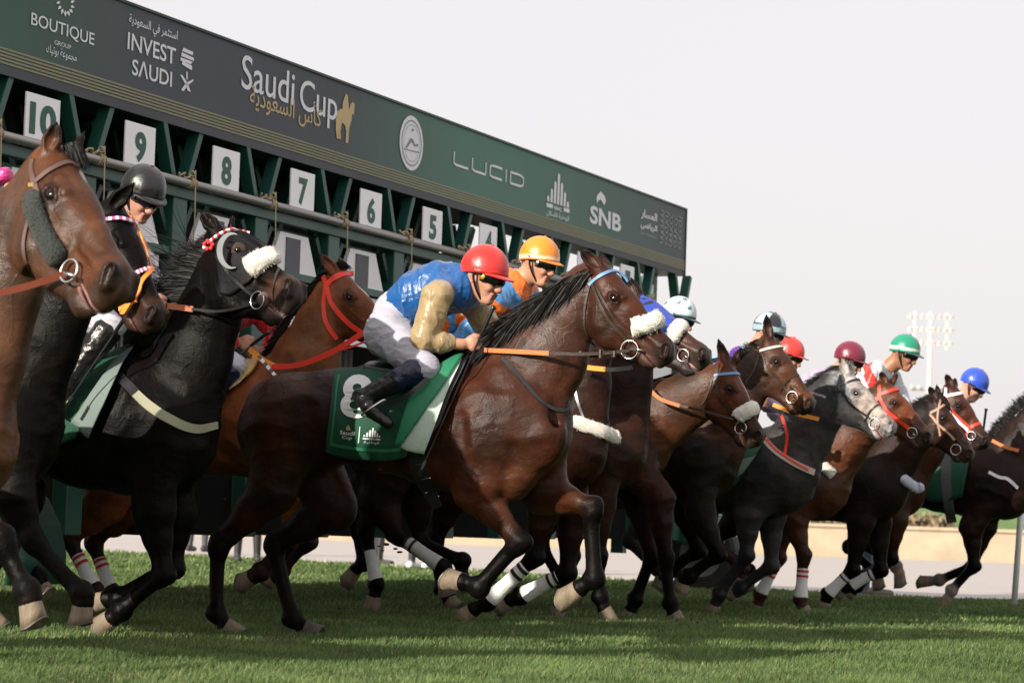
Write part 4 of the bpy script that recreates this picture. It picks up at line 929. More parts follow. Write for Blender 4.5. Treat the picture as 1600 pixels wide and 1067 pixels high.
def glyphs(body, bold=0.):
    cu = bpy.data.curves.new('letters', 'FONT'); cu.body = body; cu.offset = bold; cu.resolution_u = 4; o = bpy.data.objects.new('letters', cu); col.objects.link(o); bpy.context.view_layer.update()
    me = bpy.data.meshes.new_from_object(o.evaluated_get(bpy.context.evaluated_depsgraph_get())); V_ = np.array([q.co[:2] for q in me.vertices]); Fs = [tuple(p.vertices) for p in me.polygons]
    bpy.data.objects.remove(o); bpy.data.curves.remove(cu); bpy.data.meshes.remove(me); return V_, Fs
def fit(body, t0, t1, z0, z1, m, name='lettering', bold=0., P=None, parent=None, off=.005, shear=0.):
    v, f = glyphs(body, bold); lo, hi = v.min(0), v.max(0); u = (v - lo) / (hi - lo); P = P or (lambda t, z: G(t, z, off))
    return mesh_obj(name, [P(t0 + (t1 - t0) * a, z0 + (z1 - z0) * b + shear * a) for a, b in u], f, m, parent or gate, smooth=False)
def tz(x, y0, y1): a = gpx(x, y0); b = gpx(x, y1); return b[1], a[1]
def btext(body, x0, x1, xc, y0, y1, m=None, bold=.0, **k):
    z0, z1 = tz(xc, y0, y1); return fit(body, gpx(x0, (y0 + y1) / 2)[0], gpx(x1, (y0 + y1) / 2)[0], z0, z1, m or WPR, bold=bold, **k)
def poly(pts, m, name, parent=None, P=None, off=.005):
    P = P or (lambda x, y: G(*gpx(x, y), off)); mb = MB()
    for pg in pts: mb.quad(*[P(*p) for p in pg][::-1])
    o = mb.build(name, m, parent or gate); bm = bmesh.new(); bm.from_mesh(o.data); bmesh.ops.triangulate(bm, faces=bm.faces[:], ngon_method='EAR_CLIP'); bm.to_mesh(o.data); bm.free(); return o
btext('BOUTIQUE', 47, 147, 97, 36, 59, bold=.006); btext('GROUP', 84, 110, 97, 67, 74); btext(arab('مجموعة بوتيك'), 71, 119, 95, 76, 93)
em = []
for k in range(14):
    a = 2 * math.pi * k / 14; cx, cy = 101 + 11 * math.sin(a), 4 - 17 * math.cos(a) + .3 * 11 * math.sin(a); ex, ey = math.sin(a), -math.cos(a)
    em.append([(cx + ex * 4, cy + ey * 6), (cx + ey * 2.4, cy - ex * 2.4), (cx - ex * 3, cy - ey * 4), (cx - ey * 2.4, cy + ex * 2.4)])
poly(em, WPR, 'ring_emblem')
btext(arab('استثمر في السعودية'), 200, 277, 238, 35, 57, bold=.008); btext('INVEST', 198, 274, 236, 63, 90, bold=.012); btext('SΛUDI', 205, 268, 236, 101, 127, bold=.012)
poly([[(286, 75), (301, 82), (300, 87), (283, 80)], [(283, 82), (302, 91), (302, 96), (282, 88)], [(281, 90), (300, 97), (297, 101), (281, 95)], [(284, 96), (299, 103), (299, 110), (296, 109), (283, 101)], [(290, 112), (292, 113), (292, 125), (290, 124)],
      [(280, 117), (284, 118), (292, 130), (297, 144), (292, 142), (288, 131)], [(302, 124), (300, 128), (292, 134), (286, 143), (282, 141), (289, 130)]], WPR, 'palm_and_swords_emblem')
z0, z1 = tz(450, 0, 10); S0 = gpx(388, 88)[1]; S1 = gpx(388, 139)[1]
fit('Saudi', gpx(377, 110)[0], gpx(459, 140)[0], S1 - .012, S0, WPR, bold=.004); vc = tz(490, 128, 174); fit('Cup', gpx(468, 140)[0], gpx(526, 170)[0], vc[0] - .085, vc[1] - .008, WPR, bold=.004)
btext(arab('كأس السعودية'), 389, 502, 445, 143, 190, GOLD2, bold=.008)
hx = lambda p: [(350 + a / 6.276, 70 + b / 6.276) for a, b in p]
poly([hx([(1175, 520), (1190, 480), (1207, 500), (1212, 560), (1222, 640), (1235, 585), (1255, 565), (1275, 580), (1268, 690), (1250, 680), (1245, 740), (1222, 820), (1212, 965), (1185, 965), (1192, 850), (1180, 790), (1150, 765), (1135, 850), (1140, 930), (1122, 925), (1120, 840), (1118, 925), (1100, 920), (1090, 830), (1090, 740), (1105, 660), (1130, 635), (1155, 630), (1158, 570)])], GOLD2, 'rider_emblem')
def disc(cx, cy, r0, r1, m, name, n=48, off=.005):
    t0, z0 = gpx(cx, cy); mb = MB()
    for i in range(n):
        a, b = 2 * math.pi * i / n, 2 * math.pi * (i + 1) / n
        if r0 == 0: mb.quad(G(t0, z0, off), G(t0 + r1 * math.cos(a), z0 + r1 * math.sin(a), off), G(t0 + r1 * math.cos(b), z0 + r1 * math.sin(b), off))
        else: mb.quad(*[G(t0 + r * math.cos(q), z0 + r * math.sin(q), off) for r, q in ((r0, a), (r1, a), (r1, b), (r0, b))])
    return mb.build(name, m, gate)
SG = mat('seal_grey_print', (.22, .23, .26), .6); sr = (gpx(642, 181)[1] - gpx(642, 267)[1]) / 2
disc(642, 224, 0, sr, WPR, 'round_seal'); disc(642, 224, sr * .80, sr * .84, SG, 'seal_ring', off=.008); disc(642, 224, sr * .66, sr * .675, SG, 'seal_ring', off=.008)
poly([[(633, 229), (637, 222), (640, 216), (644, 218), (647, 226), (652, 225), (652, 229), (646, 229), (644, 224), (641, 221), (638, 227), (634, 232)], [(630, 232), (654, 238), (654, 239.5), (630, 233.5)], [(642.6, 201), (645, 202), (644.6, 206), (642.3, 205)]], SG, 'seal_mark', off=.008)
# LUCID drawn as even strokes
def strokes(segs, w, x0, x1, y0, y1, xc, m, name):
    za, zb = tz(xc, y0, y1); t0, t1 = gpx(x0, (y0 + y1) / 2)[0], gpx(x1, (y0 + y1) / 2)[0]; mb = MB()
    for k_, s in enumerate(segs):
        P = [V(t0 + (t1 - t0) * a, za + (zb - za) * b, 0) for a, b in s]
        for a, b in zip(P[:-1], P[1:]):
            d = unit(b - a); s_ = V(-d[1], d[0], 0) * w / 2; e = d * w * .3; q = [a - e - s_, b + e - s_, b + e + s_, a - e + s_]; mb.quad(*[G(x[0], x[1], .005 + .0006 * (k_ % 3)) for x in q])
    return mb.build(name, m, gate)
strokes([[(0, 1), (0, .12), (.03, 0), (.19, 0)], [(.25, 1), (.25, .12), (.28, 0), (.44, 0), (.44, 1)], [(.67, 1), (.53, 1), (.5, .85), (.5, .12), (.53, 0), (.67, 0)], [(.735, 1), (.735, 0)], [(.8, .98), (.95, .98), (.995, .82), (.995, .18), (.95, 0), (.8, 0), (.8, .98)]], .018, 708, 818, 257, 275, 763, WPR, 'lettering')
def bars_logo(x0, x1, xc, ytop, ybot, P=None, m=None, parent=None, t=None, off=.005):
    za, zb = tz(xc, ytop, ybot) if t is None else t[2:]; t0, t1 = (gpx(x0, ybot)[0], gpx(x1, ybot)[0]) if t is None else t[:2]; P = P or (lambda a, b: G(a, b, off)); mb = MB(); w = (t1 - t0) / 7
    for i, h in enumerate((.20, .45, .72, 1, .74, .48, .22)):
        a = t0 + w * i + w * .16; b = t0 + w * (i + 1) - w * .16; mb.quad(P(a, za), P(b, za), P(b, za + (zb - za) * (h - .08)), P((a + b) / 2, za + (zb - za) * h), P(a, za + (zb - za) * (h - .08)))
    return mb.build('bars_emblem', m or WPR, parent or gate)
bars_logo(853, 889, 872, 270, 320)
btext('NHC', 865, 877, 871, 323.5, 329.5, bold=.03); [poly([q_], WPR, 'emblem_bar') for q_ in ([(853, 317), (863, 319.8), (863, 326), (853, 323.2)], [(880, 324.5), (889, 327), (889, 333), (880, 330.6)])]; btext(arab('الوطنية للإسكان'.replace('إ', 'ا')), 853, 888, 871, 333, 343, bold=.012)
btext('SNB', 921, 970, 945, 328, 356, bold=.03); poly([[(938, 299), (944, 307), (946, 314), (943.5, 321), (940, 316), (938, 311.5), (934, 314), (932, 318), (931, 309), (932.5, 305)]], WPR, 'flame_emblem')
DIM = mat('pale_print', (.32, .34, .35), .6)
btext(arab('المسار'), 1001, 1026, 1013, 330, 346, bold=.03, m=WPR); btext(arab('الرياضي'), 1000, 1026, 1013, 349, 363, bold=.03, m=WPR); btext('Sports Boulevard', 999, 1025, 1012, 365, 371, DIM, bold=.01)
segs = []
r_ = random.Random(4)
for i in range(5):
    for j in range(6):
        a, b = (i + .1) / 5, (j + .1) / 6
        if r_.random() < .5: segs.append([(a, b), (a + .12, b), (a + .16, b + .1), (a + .03, b + .13)])
        else: segs.append([(a, b + .12), (a + .05, b), (a + .13, b + .02), (a + .14, b + .13)])
strokes(segs, .010, 1030, 1065, 333, 385, 1048, DIM, 'pattern_emblem')

# stalls: posts, braces, boards, tube, ropes
T0, BAY = -11.02, 1.053
for k in range(-2, 11):                                  # panel centres, number 12 ... 0
    tc_ = T0 + BAY * k; num = 10 - k
    if num >= 1:
        mb = MB(); mb.box(G(tc_, 2.832, .0), GD * .172, UZ * .143, RUN * .006); bd = mb.build('number_board', mat('white_number_board', (.94, .93, .96), .5, .03), gate, bevel=.003)
        wd = .135 if num >= 10 else .064
        fit(str(num), tc_ - wd, tc_ + wd, 2.742, 2.928, GPR, 'number', bold=.042, off=.0085)
    tb_ = tc_ + BAY / 2
    mb = MB()
    mb.box(G(tb_, 1.56, -.06), GD * .085, UZ * 1.06, RUN * .05)                      # main post
    mb.build('stall_post', GREEN, gate, bevel=.006)
    for s in (-1, 1):
        mb = MB(); mb.bar(G(tb_ + s * .05, 2.60, -.045 - .012 * (s > 0)), G(tb_ + s * .24, 3.05, -.045 - .012 * (s > 0)), .085, .05, RUN); mb.build('brace', GREEN, gate, bevel=.004)
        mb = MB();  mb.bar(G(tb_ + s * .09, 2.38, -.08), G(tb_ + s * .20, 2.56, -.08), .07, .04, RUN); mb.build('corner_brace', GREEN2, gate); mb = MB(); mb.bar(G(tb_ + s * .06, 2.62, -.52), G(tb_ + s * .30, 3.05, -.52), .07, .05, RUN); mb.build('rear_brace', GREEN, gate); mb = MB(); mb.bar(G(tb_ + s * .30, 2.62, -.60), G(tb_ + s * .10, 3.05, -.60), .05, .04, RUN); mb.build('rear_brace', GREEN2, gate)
    mb = MB(); mb.box(G(tb_, 1.35, -1.45), GD * .045, UZ * .85, RUN * 1.33); mb.build('stall_partition', DARK, gate)
    if tb_ < -.3:
        # rope tied round the tube, its tail hanging down
        mb = MB(); z = 2.69; pts = [G(tb_ - .15 + .17 * u + .0, z + .036 + .012 * math.sin(u * 13 + num), .05 + .012 * math.cos(u * 17)) for u in np.linspace(0, 1, 24)]; mb.tube(pts, .007, 6)
        for q in range(4): mb.torus(G(tb_ + .0 + .018 * q, z, .04), GD + UZ * .2 * (q - 1.5), .034, .005, 16, 6)
        for q in range(3): mb.torus(G(tb_ + .01, z + .055, .06), V(.3 * q, 1, .4 * q - .3), .017, .0055, 12, 6)
        mb.tube([G(tb_ + .03, z + .08, .07), G(tb_ + .035, z - .2, .075), G(tb_ + .03, z - .52, .07)], .0045, 6)
        ro = mb.build('rope', ROPE, None, smooth=True); tag(ro, ['hemp rope', 'x'][0], 'rope')
        ro['_n'] = num
        ro['label'] = {12: 'hemp rope knotted round the steel tube left of board 11', 11: 'hemp rope knotted round the steel tube just left of board 10', 0: 'hemp rope knotted on the tube past board 1'}.get(num, 'hemp rope knotted round the steel tube between number boards %d and %d' % (num, num - 1)); ro['group'] = 'ropes tied along the gate tube'
    # rear doors: white trapezoid with grey window, light bars below
    mb = MB(); P4 = [(-.345, 2.285), (.345, 2.285), (.20, 2.545), (-.20, 2.545)]; mb.add([G(tc_ + a, z, -.045 - q) for q in (0, .03) for a, z in P4], [(3, 2, 1, 0)[::-1], (4, 5, 6, 7)[::-1], (0, 4, 5, 1), (1, 5, 6, 2), (2, 6, 7, 3), (3, 7, 4, 0)]); dd = mb.build('upper_door_board', WHT, gate)
    mb = MB(); mb.box(G(tc_ - .02, 2.40, -.041), GD * .10, UZ * .115, RUN * .004); mb.build('door_window', GREYP, gate)
    mb = MB(); mb.box(G(tc_, 2.258, -.06), GD * .44, UZ * .024, RUN * .04); mb.box(G(tc_, 2.565, -.15), GD * .44, UZ * .012, RUN * .03); mb.build('door_rail', GREEN, gate)
    mb = MB(); mb.box(G(tc_, 2.04, -.07), GD * .36, UZ * .18, RUN * .02); mb.build('door_board', WHT, gate)
    mb = MB()
    for q in range(9): mb.tube([G(tc_ - .36 + q * .09, 1.86, -.30), G(tc_ - .36 + q * .09, 1.02, -.30)], .020, 8)
    mb.build('door_bars', GALV, gate, smooth=True)
mb = MB(); mb.tube([G(TL + .3, 2.685, .04), G(-.9, 2.685, .04)], .028, 14); mb.build('front_tube', GALV, gate, smooth=True)
mb = MB(); mb.box(G(-6.6, 2.625, -.02), GD * 6.4, UZ * .034, RUN * .03); mb.build('front_beam', GREEN, gate, bevel=.005)
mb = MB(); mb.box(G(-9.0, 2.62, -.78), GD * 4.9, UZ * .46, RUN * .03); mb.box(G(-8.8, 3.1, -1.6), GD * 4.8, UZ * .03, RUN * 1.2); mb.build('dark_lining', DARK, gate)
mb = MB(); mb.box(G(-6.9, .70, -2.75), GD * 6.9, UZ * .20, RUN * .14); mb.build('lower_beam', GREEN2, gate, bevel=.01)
for t_ in (-.12, .0 - .75):
    mb = MB(); mb.box(G(t_, 1.7, -.3), GD * .05, UZ * 1.33, RUN * .06); mb.build('end_post', GREEN, gate)
mb = MB(); mb.box(G(-.4, 2.72, -.3), GD * .3, UZ * .02, RUN * .03); mb.build('end_rail', GREEN, gate)
# wheel units at both ends
TYRE = mat('tyre_rubber', (.02, .02, .021), .8, .2, 20, .6, 60); RIM = mat('grey_rim', (.34, .35, .36), .5, .15, 8)
def wheel(t, off, r=.36):
    c = G(t, r, off); ax_ = unit(GD); mb = MB(); n = 40; prof = [(-.12, r * .62), (-.125, r * .9), (-.10, r * .985), (0, r), (.10, r * .985), (.125, r * .9), (.12, r * .62)]; v = []
    for i in range(n):
        a = 2 * math.pi * i / n; rd = math.cos(a) * RUN + math.sin(a) * UZ
        for x, q in prof: v.append(c + GD * x + rd * q * (1 + (.018 if (i % 2 and q > r * .95) else 0)))
    m_ = len(prof); f = [(i * m_ + j, i * m_ + j + 1, (i + 1) % n * m_ + j + 1, (i + 1) % n * m_ + j) for i in range(n) for j in range(m_ - 1)]
    w = mesh_obj('wheel', v, f, TYRE, gate, smooth=False); rm = MB(); v = []
    prof = [(-.10, r * .63), (-.06, r * .58), (-.02, r * .50), (-.03, r * .22), (-.07, r * .18), (-.07, 0.001)]
    for s in (1, -1):
        v = []
        for i in range(24):
            a = 2 * math.pi * i / 24; rd = math.cos(a) * RUN + math.sin(a) * UZ
            for x, q in prof: v.append(c + GD * x * s + rd * q)
        rm.add(v, [(i * 6 + j, i * 6 + j + 1, (i + 1) % 24 * 6 + j + 1, (i + 1) % 24 * 6 + j) for i in range(24) for j in range(5)])
    rm.build('rim', RIM, w, smooth=True); return w
wheel(1.15, -.1)
mb = MB(); mb.box(G(.62, .62, -.1), GD * .36, UZ * .16, RUN * .28); mb.build('axle_box', GREEN, gate, bevel=.03)
# curved mudguard at the near end
TF = gpx(-12, 780, .5)[0]
mb = MB(); v = []
for i in range(13):
    a = math.radians(-10 + i * 17); 
    for s in (-.16, .16): v.append(G(TF + s * 1.6, .36 + .52 * math.sin(a), .30 + .5 * math.cos(a)))
mb.add(v, [(2 * i, 2 * i + 1, 2 * i + 3, 2 * i + 2) for i in range(12)]); mg = mb.build('mudguard', GREEN, gate, smooth=True); so = mg.modifiers.new('s', 'SOLIDIFY'); so.thickness = .02
# ============================================================ number 8: dark bay in front
DK = (.006, .005, .0045)
BAY = (.048, .017, .009)
frE = Frame(.30)
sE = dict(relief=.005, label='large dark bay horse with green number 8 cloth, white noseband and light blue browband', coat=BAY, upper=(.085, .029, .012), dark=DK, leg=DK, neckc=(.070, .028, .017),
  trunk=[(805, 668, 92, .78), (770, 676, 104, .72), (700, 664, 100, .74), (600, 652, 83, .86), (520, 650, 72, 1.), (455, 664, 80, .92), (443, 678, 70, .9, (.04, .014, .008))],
  neck=[(812, 612, 88, .55), (852, 556, 70, .52), (888, 492, 50, .60), (918, 452, 42, .72)],
  head=[(950, 408), (1064, 550)], headlat=(-.02, -.05), open=0, ears=[(903, 386), (938, 396)], face=(.070, .025, .012), muzzle=(.035, .022, .018),
  shoulder=(790, 650), hip=(455, 668),
  legs=dict(fr=[(742, 766), (812, 846), (749, 917), (724, 909), (692, 904)], fl=[(848, 768), (925, 792), (929, 903), (907, 918), (872, 942)],
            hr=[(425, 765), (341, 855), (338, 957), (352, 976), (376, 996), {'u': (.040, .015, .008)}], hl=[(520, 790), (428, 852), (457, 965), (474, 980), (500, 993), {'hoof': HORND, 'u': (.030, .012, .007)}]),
  extra=[(735, 560, 18, 700, 575, 14, 0, .7, .06, None), (785, 610, 42, 838, 680, 50, -.12, .55, .05, None), (750, 650, 58, 750, 745, 44, -.165, .5, .03, None),
         (838, 705, 34, 800, 745, 36, -.09, .8, .03, (.07, .028, .013)), (845, 690, 38, 850, 755, 40, .10, .8, .03, None),
         (893, 560, 9, 858, 690, 12, -.125, 1, .05, None, 'sub'), (716, 650, 8, 722, 745, 8, -.285, 1, .05, None, 'sub'), (800, 700, 7, 806, 765, 6, -.235, 1, .04, None, 'sub')])
HE = horse(frE, sE)
hair(HE, [(918, 420), (885, 436), (845, 464), (800, 498), (748, 545)], [(-30, 14), (-56, 36), (-72, 48), (-74, 44), (-46, 12)], 6000, .0044, curl=.35, drop=.1, w=.009, lat=(-.07, .03), sp=.11)
hair(HE, [(924, 424), (885, 440), (845, 468), (800, 503), (748, 549)], [(-20, 22), (-34, 40), (-44, 46), (-46, 40), (-30, 14)], 3000, .0040, curl=.25, drop=.25, w=.009, lat=(-.10, -.03), sp=.08, seed=5)
hair(HE, [(925, 415), (945, 412)], [(14, 12), (16, 16)], 300, .004, name='forelock', lat=(-.03, .03))
# bridle
BB = mat('blue_browband', (.14, .30, .58), .5, .15, 40)
strap(HE, [(921, 446), (936, 433), (955, 424), (972, 430), (980, 441)], .017, BB, 'browband', .007)
st = [(926, 444), (936, 470), (950, 498), (968, 518), (986, 536)]
strap(HE, st, .017, LEATHER, 'cheekpiece', .005); strap(HE, [(932, 448), (948, 478), (966, 505), (985, 520)], .012, LEATHER, 'noseband_strap', .004)
strap(HE, [(922, 447), (914, 480), (914, 512), (926, 538), (948, 552)], .011, LEATHER, 'throat_lash', .004)
strap(HE, [(918, 425), (922, 436), (925, 447)], .02, LEATHER, 'headpiece', .004)
hring(HE, 986, 546, .047, .004); mb = MB(); mb.tube([HE.hp(.76, .25, -.10), HE.hp(.80, .22, -.085)], .007, 8); mb.build('bit_bar', STEEL, HE.o, smooth=True)
fluffy(HE, [(985, 512), (995, 512), (1010, 509), (1024, 503), (1034, 498)], .048, lift=.022, sq=.8)
strap(HE, [(1000, 548), (990, 545), (978, 549), (960, 552), (940, 556)], .014, LEATHER, 'curb_strap', .004)
rein(frE, [(757, 547, -.10), (800, 549, -.16), (858, 552, -.20)], .024, RUBBER_O, 'rubber_rein', HE.o); rein(frE, [(857, 552, -.20), (920, 553, -.17), (983, 548, -.12)], .017, LEATHER, 'rein', HE.o)
for x in (907, 938, 960): mb = MB(); mb.box(frE.pt(x, 553, -.165), frE.R * .006, UZ * (.022 if x == 938 else .016), frE.L * .007); mb.build('rein_keeper', LEATHER, HE.o, bevel=.002)
rein(frE, [(765, 553, .10), (850, 556, .14), (960, 556, .12)], .017, LEATHER, 'rein', HE.o)
strap(HE, [(785, 560), (815, 592), (840, 622), (862, 638), (884, 640), (890, 628)], .020, BLACKL, 'neck_strap', .005)
# number cloth, saddle, girth
CLOTH = mat('green_saddle_cloth', (.005, .070, .036), .7, .12, 20, .35, 160, stretch=(1, 1, 1)); CLOTHL = mat('pale_cloth_lining', (.42, .54, .47), .7, .06, 16, .25, 90); TRIM = mat('light_green_trim', (.03, .20, .10), .7)
SHEEN = mat('bright_green_edge', (.012, .17, .08), .6, .1, 12, .2, 60)
girth = strap(HE, [(640, 600), (640, 650), (648, 700), (662, 750), (678, 778), (684, 792)], .135, mat('black_girth_web', (.010, .010, .011), .75, .2, 60, .3, 200), 'girth', .006, ws=[.12, .12, .115, .11, .10, .09], lift=.006)
cl = patch(HE, 0, 0, 0, 0, CLOTH, 'saddle_cloth', nu=46, nv=34, lift=.022, wav=.012, edge=([(524, 583), (560, 580), (600, 582), (660, 588), (716, 566)], [(510, 703), (545, 712), (590, 716), (615, 716), (638, 712)]))
CP = HE.last
patch(HE, 0, 0, 0, 0, CLOTHL, 'turned_back_lining', nu=20, nv=26, lift=.050, wav=.012, edge=([(668, 600), (690, 592), (718, 575), (728, 563)], [(628, 690), (640, 697), (655, 703), (668, 705)]), seed=2)
patch(HE, 0, 0, 0, 0, SHEEN, 'cloth_front_edge', nu=8, nv=24, lift=.058, wav=.01, edge=([(655, 606), (680, 588), (706, 572), (732, 560)], [(626, 690), (629, 691), (632, 692), (636, 693)]), seed=1)
patch(HE, 0, 0, 0, 0, mat('grey_pad', (.06, .06, .065), .7, .2, 20, .3, 60), 'saddle_flap', nu=12, nv=16, lift=.036, edge=([(688, 602), (705, 585), (728, 566), (736, 562)], [(672, 668), (680, 674), (686, 668), (692, 660)]))
def on_cloth(u, v):          # point on the cloth sheet, u along, v down
    a = u * (CP.shape[0] - 1); b = v * (CP.shape[1] - 1); i = min(int(a), CP.shape[0] - 2); j = min(int(b), CP.shape[1] - 2); a -= i; b -= j
    p = CP[i, j] * (1 - a) * (1 - b) + CP[i + 1, j] * a * (1 - b) + CP[i, j + 1] * (1 - a) * b + CP[i + 1, j + 1] * a * b; return p + unit(CAM - p) * .007
def cfit(body, u0, u1, v0, v1, m, name, bold=0.): return fit(body, u0, u1, -v1, -v0, m, name, bold, P=lambda a, b: on_cloth(a, -b), parent=HE.o)
WC = mat('white_cloth_print', (.88, .89, .87), .7)
cfit('8', .12, .43, .07, .55, WC, 'number', .035)
for (a, b, c_, d) in ((.03, .05, .04, .96), (.03, .05, .96, .96)): pass
mb = MB()
for k in range(30):
    u0, u1 = .045 + .80 * k / 30, .045 + .80 * (k + 1) / 30; mb.quad(on_cloth(u0, .90), on_cloth(u1, .90), on_cloth(u1, .865), on_cloth(u0, .865))
    v0, v1 = .06 + .84 * k / 30, .06 + .84 * (k + 1) / 30; mb.quad(on_cloth(.045, v1), on_cloth(.068, v1), on_cloth(.068, v0), on_cloth(.045, v0))
mb.build('cloth_trim', TRIM, HE.o)
cfit('Saudi', .15, .30, .70, .745, WC, 'lettering', .01); cfit('Cup', .18, .28, .755, .80, WC, 'lettering', .01)
poly([[(.21, .69), (.215, .655), (.235, .63), (.25, .66), (.26, .69)]], GOLD2, 'rider_emblem', HE.o, P=lambda u, v: on_cloth(u, v))
poly([[(.335, .64), (.342, .64), (.342, .82), (.335, .82)]], WC, 'divider', HE.o, P=lambda u, v: on_cloth(u, v))
bars_logo(0, 0, 0, 0, 0, P=lambda a, b: on_cloth(a, -b), m=WC, parent=HE.o, t=(.37, .53, -.745, -.64)); [poly([q_], WC, 'emblem_bar', HE.o, P=lambda u, v: on_cloth(u, v)) for q_ in ([(.37, .76), (.42, .76), (.42, .775), (.37, .775)], [(.48, .76), (.53, .76), (.53, .775), (.48, .775)])]
cfit('NHC', .425, .475, .757, .777, WC, 'lettering', .02); cfit(arab('الوطنية'), .38, .52, .79, .825, WC, 'lettering', .01)
# saddle and leather
sd_ = Body(); sd_.chain([(frE.pt(590, 578), .05), (frE.pt(640, 584), .045), (frE.pt(700, 562), .05), (frE.pt(716, 552), .03)], n=frE.L, sq=3.2, k=.03, cols=[(.01,) * 3] * 4); P, Fc = sd_.mesh(.009); mesh_obj('saddle', P, Fc, BLACKL, HE.o)
rein(frE, [(668, 592, -.33), (640, 615, -.37), (606, 633, -.37)], .026, BLACKL, 'stirrup_leather', HE.o)
bandwhite = None
for yy, x0, x1 in ((723, 650, 668), (745, 657, 675), (765, 663, 682), (776, 664, 686)):
    P, Nn = path3(HE, [(x0, yy + 2), ((x0 + x1) / 2, yy), (x1, yy - 1)], 6, .013); mb = MB(); mb.tube(P, .0028, 6); mb.build('girth_buckle', STEEL, HE.o, smooth=True)

RED = (.62, .022, .018)
rE = dict(label='jockey in blue and gold silks with a red cap, crouched over the number 8 horse', head=(756, 431), neck=(732, 450), pitch=20, yaw=8, hh=.272, lat=-.02,
  torso=[(622, 490, 33), (655, 465, 43), (690, 450, 41), (716, 450, 35)], tsq=1.05, silk=(.004, .085, .29), sleeve=(.36, .26, .13),
  armr=[(682, 462), (662, 532), (722, 538), (742, 536)], arml=[(735, 470), (772, 520), (762, 545), (755, 541)], ar=1.02, cuff=.62,
  legr=[(606, 522), (664, 574), (577, 616), (606, 661)], legl=[(620, 520), (716, 560), (665, 618), (672, 650)], lr=1.04, breech=(.40, .40, .47),
  helmet=RED, peak=RED, badge=mat('gold_badge', (.5, .33, .05), .35, metal=.6), seed=2)
rider(frE, rE)
whip(frE, (772, 478), (655, 742), 'black whip held upright by the red capped jockey in blue and gold', lat=(-.12, -.40), grip=.16)
# ============================================================ the other horses, near to far
BLK = (.0055, .0048, .0045)
def low(c, k): return tuple(x * k for x in c)
# --- horse at the left edge: light bay head with dark fleece cheekpiece
frA = Frame(-3.3)
HA = horse(frA, dict(relief=.006, label='bay horse cropped by the left edge, with dark fleece cheekpiece and white star', coat=(.11, .05, .025), upper=(.05, .022, .012), leg=BLK, dark=BLK, neckc=(.085, .045, .028), face=(.105, .044, .019), muzzle=(.14, .056, .021), muzzle2=(.062, .032, .02),
  trunk=[(-60, 690, 92, .8), (-95, 690, 125, .72), (-180, 680, 125, .74), (-300, 670, 105, .86), (-400, 660, 95, 1.), (-470, 680, 92, .9)],
  neck=[(-62, 640, 90, .6), (-32, 560, 80, .56), (2, 450, 72, .6), (38, 350, 64, .62), (70, 290, 52, .7)],
  head=[(105, 222), (214, 440)], headlat=(.0, -.30), open=5, deep=1.04, ears=[(90, 188), (133, 203)], shoulder=(-80, 680), hip=(-460, 680), blaze=[(.19, .27, .022, (.55, .50, .46), .02)], lips=True,
  legs=dict(fr=[(-60, 780), (2, 845), (42, 922), (47, 938), (54, 980)], fl=[(-70, 780), (-120, 860), (-180, 930), (-200, 940), (-230, 950)], hr=[(-430, 800), (-500, 880), (-440, 980), (-430, 1000), (-400, 1030)], hl=None),
  extra=[(60, 420, 16, -10, 640, 20, -.15, 1, .06, (.14, .06, .03), 'sub')]), h=.011, hh=.0048)
mane(HA, 1600, [(85, 235), (40, 300), (0, 360)], [(-20, 15), (-45, 35), (-50, 40)], lat=(-.02, .06)); hair(HA, [(100, 225), (125, 222)], [(10, 20), (16, 26)], 300, .003, name='forelock', lat=(-.05, .05))
BRN = mat('brown_leather', (.10, .055, .045), .5, .15, 30)
strap(HA, [(50, 290), (62, 280), (80, 266), (105, 255), (122, 262)], .021, BRN, 'browband', .007); strap(HA, [(52, 250), (50, 268), (56, 290), (62, 310)], .030, BRN, 'headpiece', .005)
strap(HA, [(45, 345), (38, 380), (42, 410), (58, 440)], .018, BRN, 'throat_lash', .005)
fluffy(HA, [(52, 300), (58, 330), (72, 365), (88, 395), (100, 412)], .046, 'fleece_cheekpiece', FLEECEG, lift=.016)
hring(HA, 117, 424, .046, .0055, lift=.03); mb = MB(); mb.tube([HA.hp(.74, .25, -.11), HA.hp(.80, .215, -.10)], .008, 8); mb.build('bit_bar', STEEL, HA.o, smooth=True)
mb = MB(); P, Nn = path3(HA, [(52, 290), (53, 290)], 3, .012); mb.box(P[1], unit(RT) * .012, unit(UP) * .008, unit(FW) * .004); mb.build('buckle', mat('brass', (.6, .45, .2), .35, metal=1), HA.o)
rein(frA, [(-20, 462, -.22), (40, 448, -.26), (104, 427, -.29)], .028, mat('red_brown_rein', (.14, .035, .02), .35, .15, 30), 'rein', HA.o)
# --- second horse, black, mostly hidden
frB = Frame(-1.85)
HB = horse(frB, dict(relief=.006, label='black horse at the left with pink striped browband and orange nose guard', coat=BLK, leg=BLK, dark=BLK, face=BLK, muzzle=(.05, .025, .016), muzzle2=(.03, .02, .017),
  trunk=[(15, 670, 88, .8), (-10, 670, 108, .72), (-90, 660, 108, .74), (-190, 650, 92, .86), (-290, 650, 85, 1.), (-350, 660, 84, .9)],
  neck=[(25, 620, 84, .6), (60, 540, 70, .56), (110, 440, 56, .6), (150, 370, 46, .7)],
  head=[(192, 312), (264, 500)], headlat=(0, -.10), open=0, ears=[(212, 284), None], shoulder=(10, 660), hip=(-350, 660),
  legs=dict(fr=[(20, 770), (52, 846), (128, 926), (130, 942), (124, 978)], fl=[(-10, 770), (10, 850), (-30, 920), (-40, 935), (-50, 960)], hr=None, hl=None)), h=.011, hh=.0055)
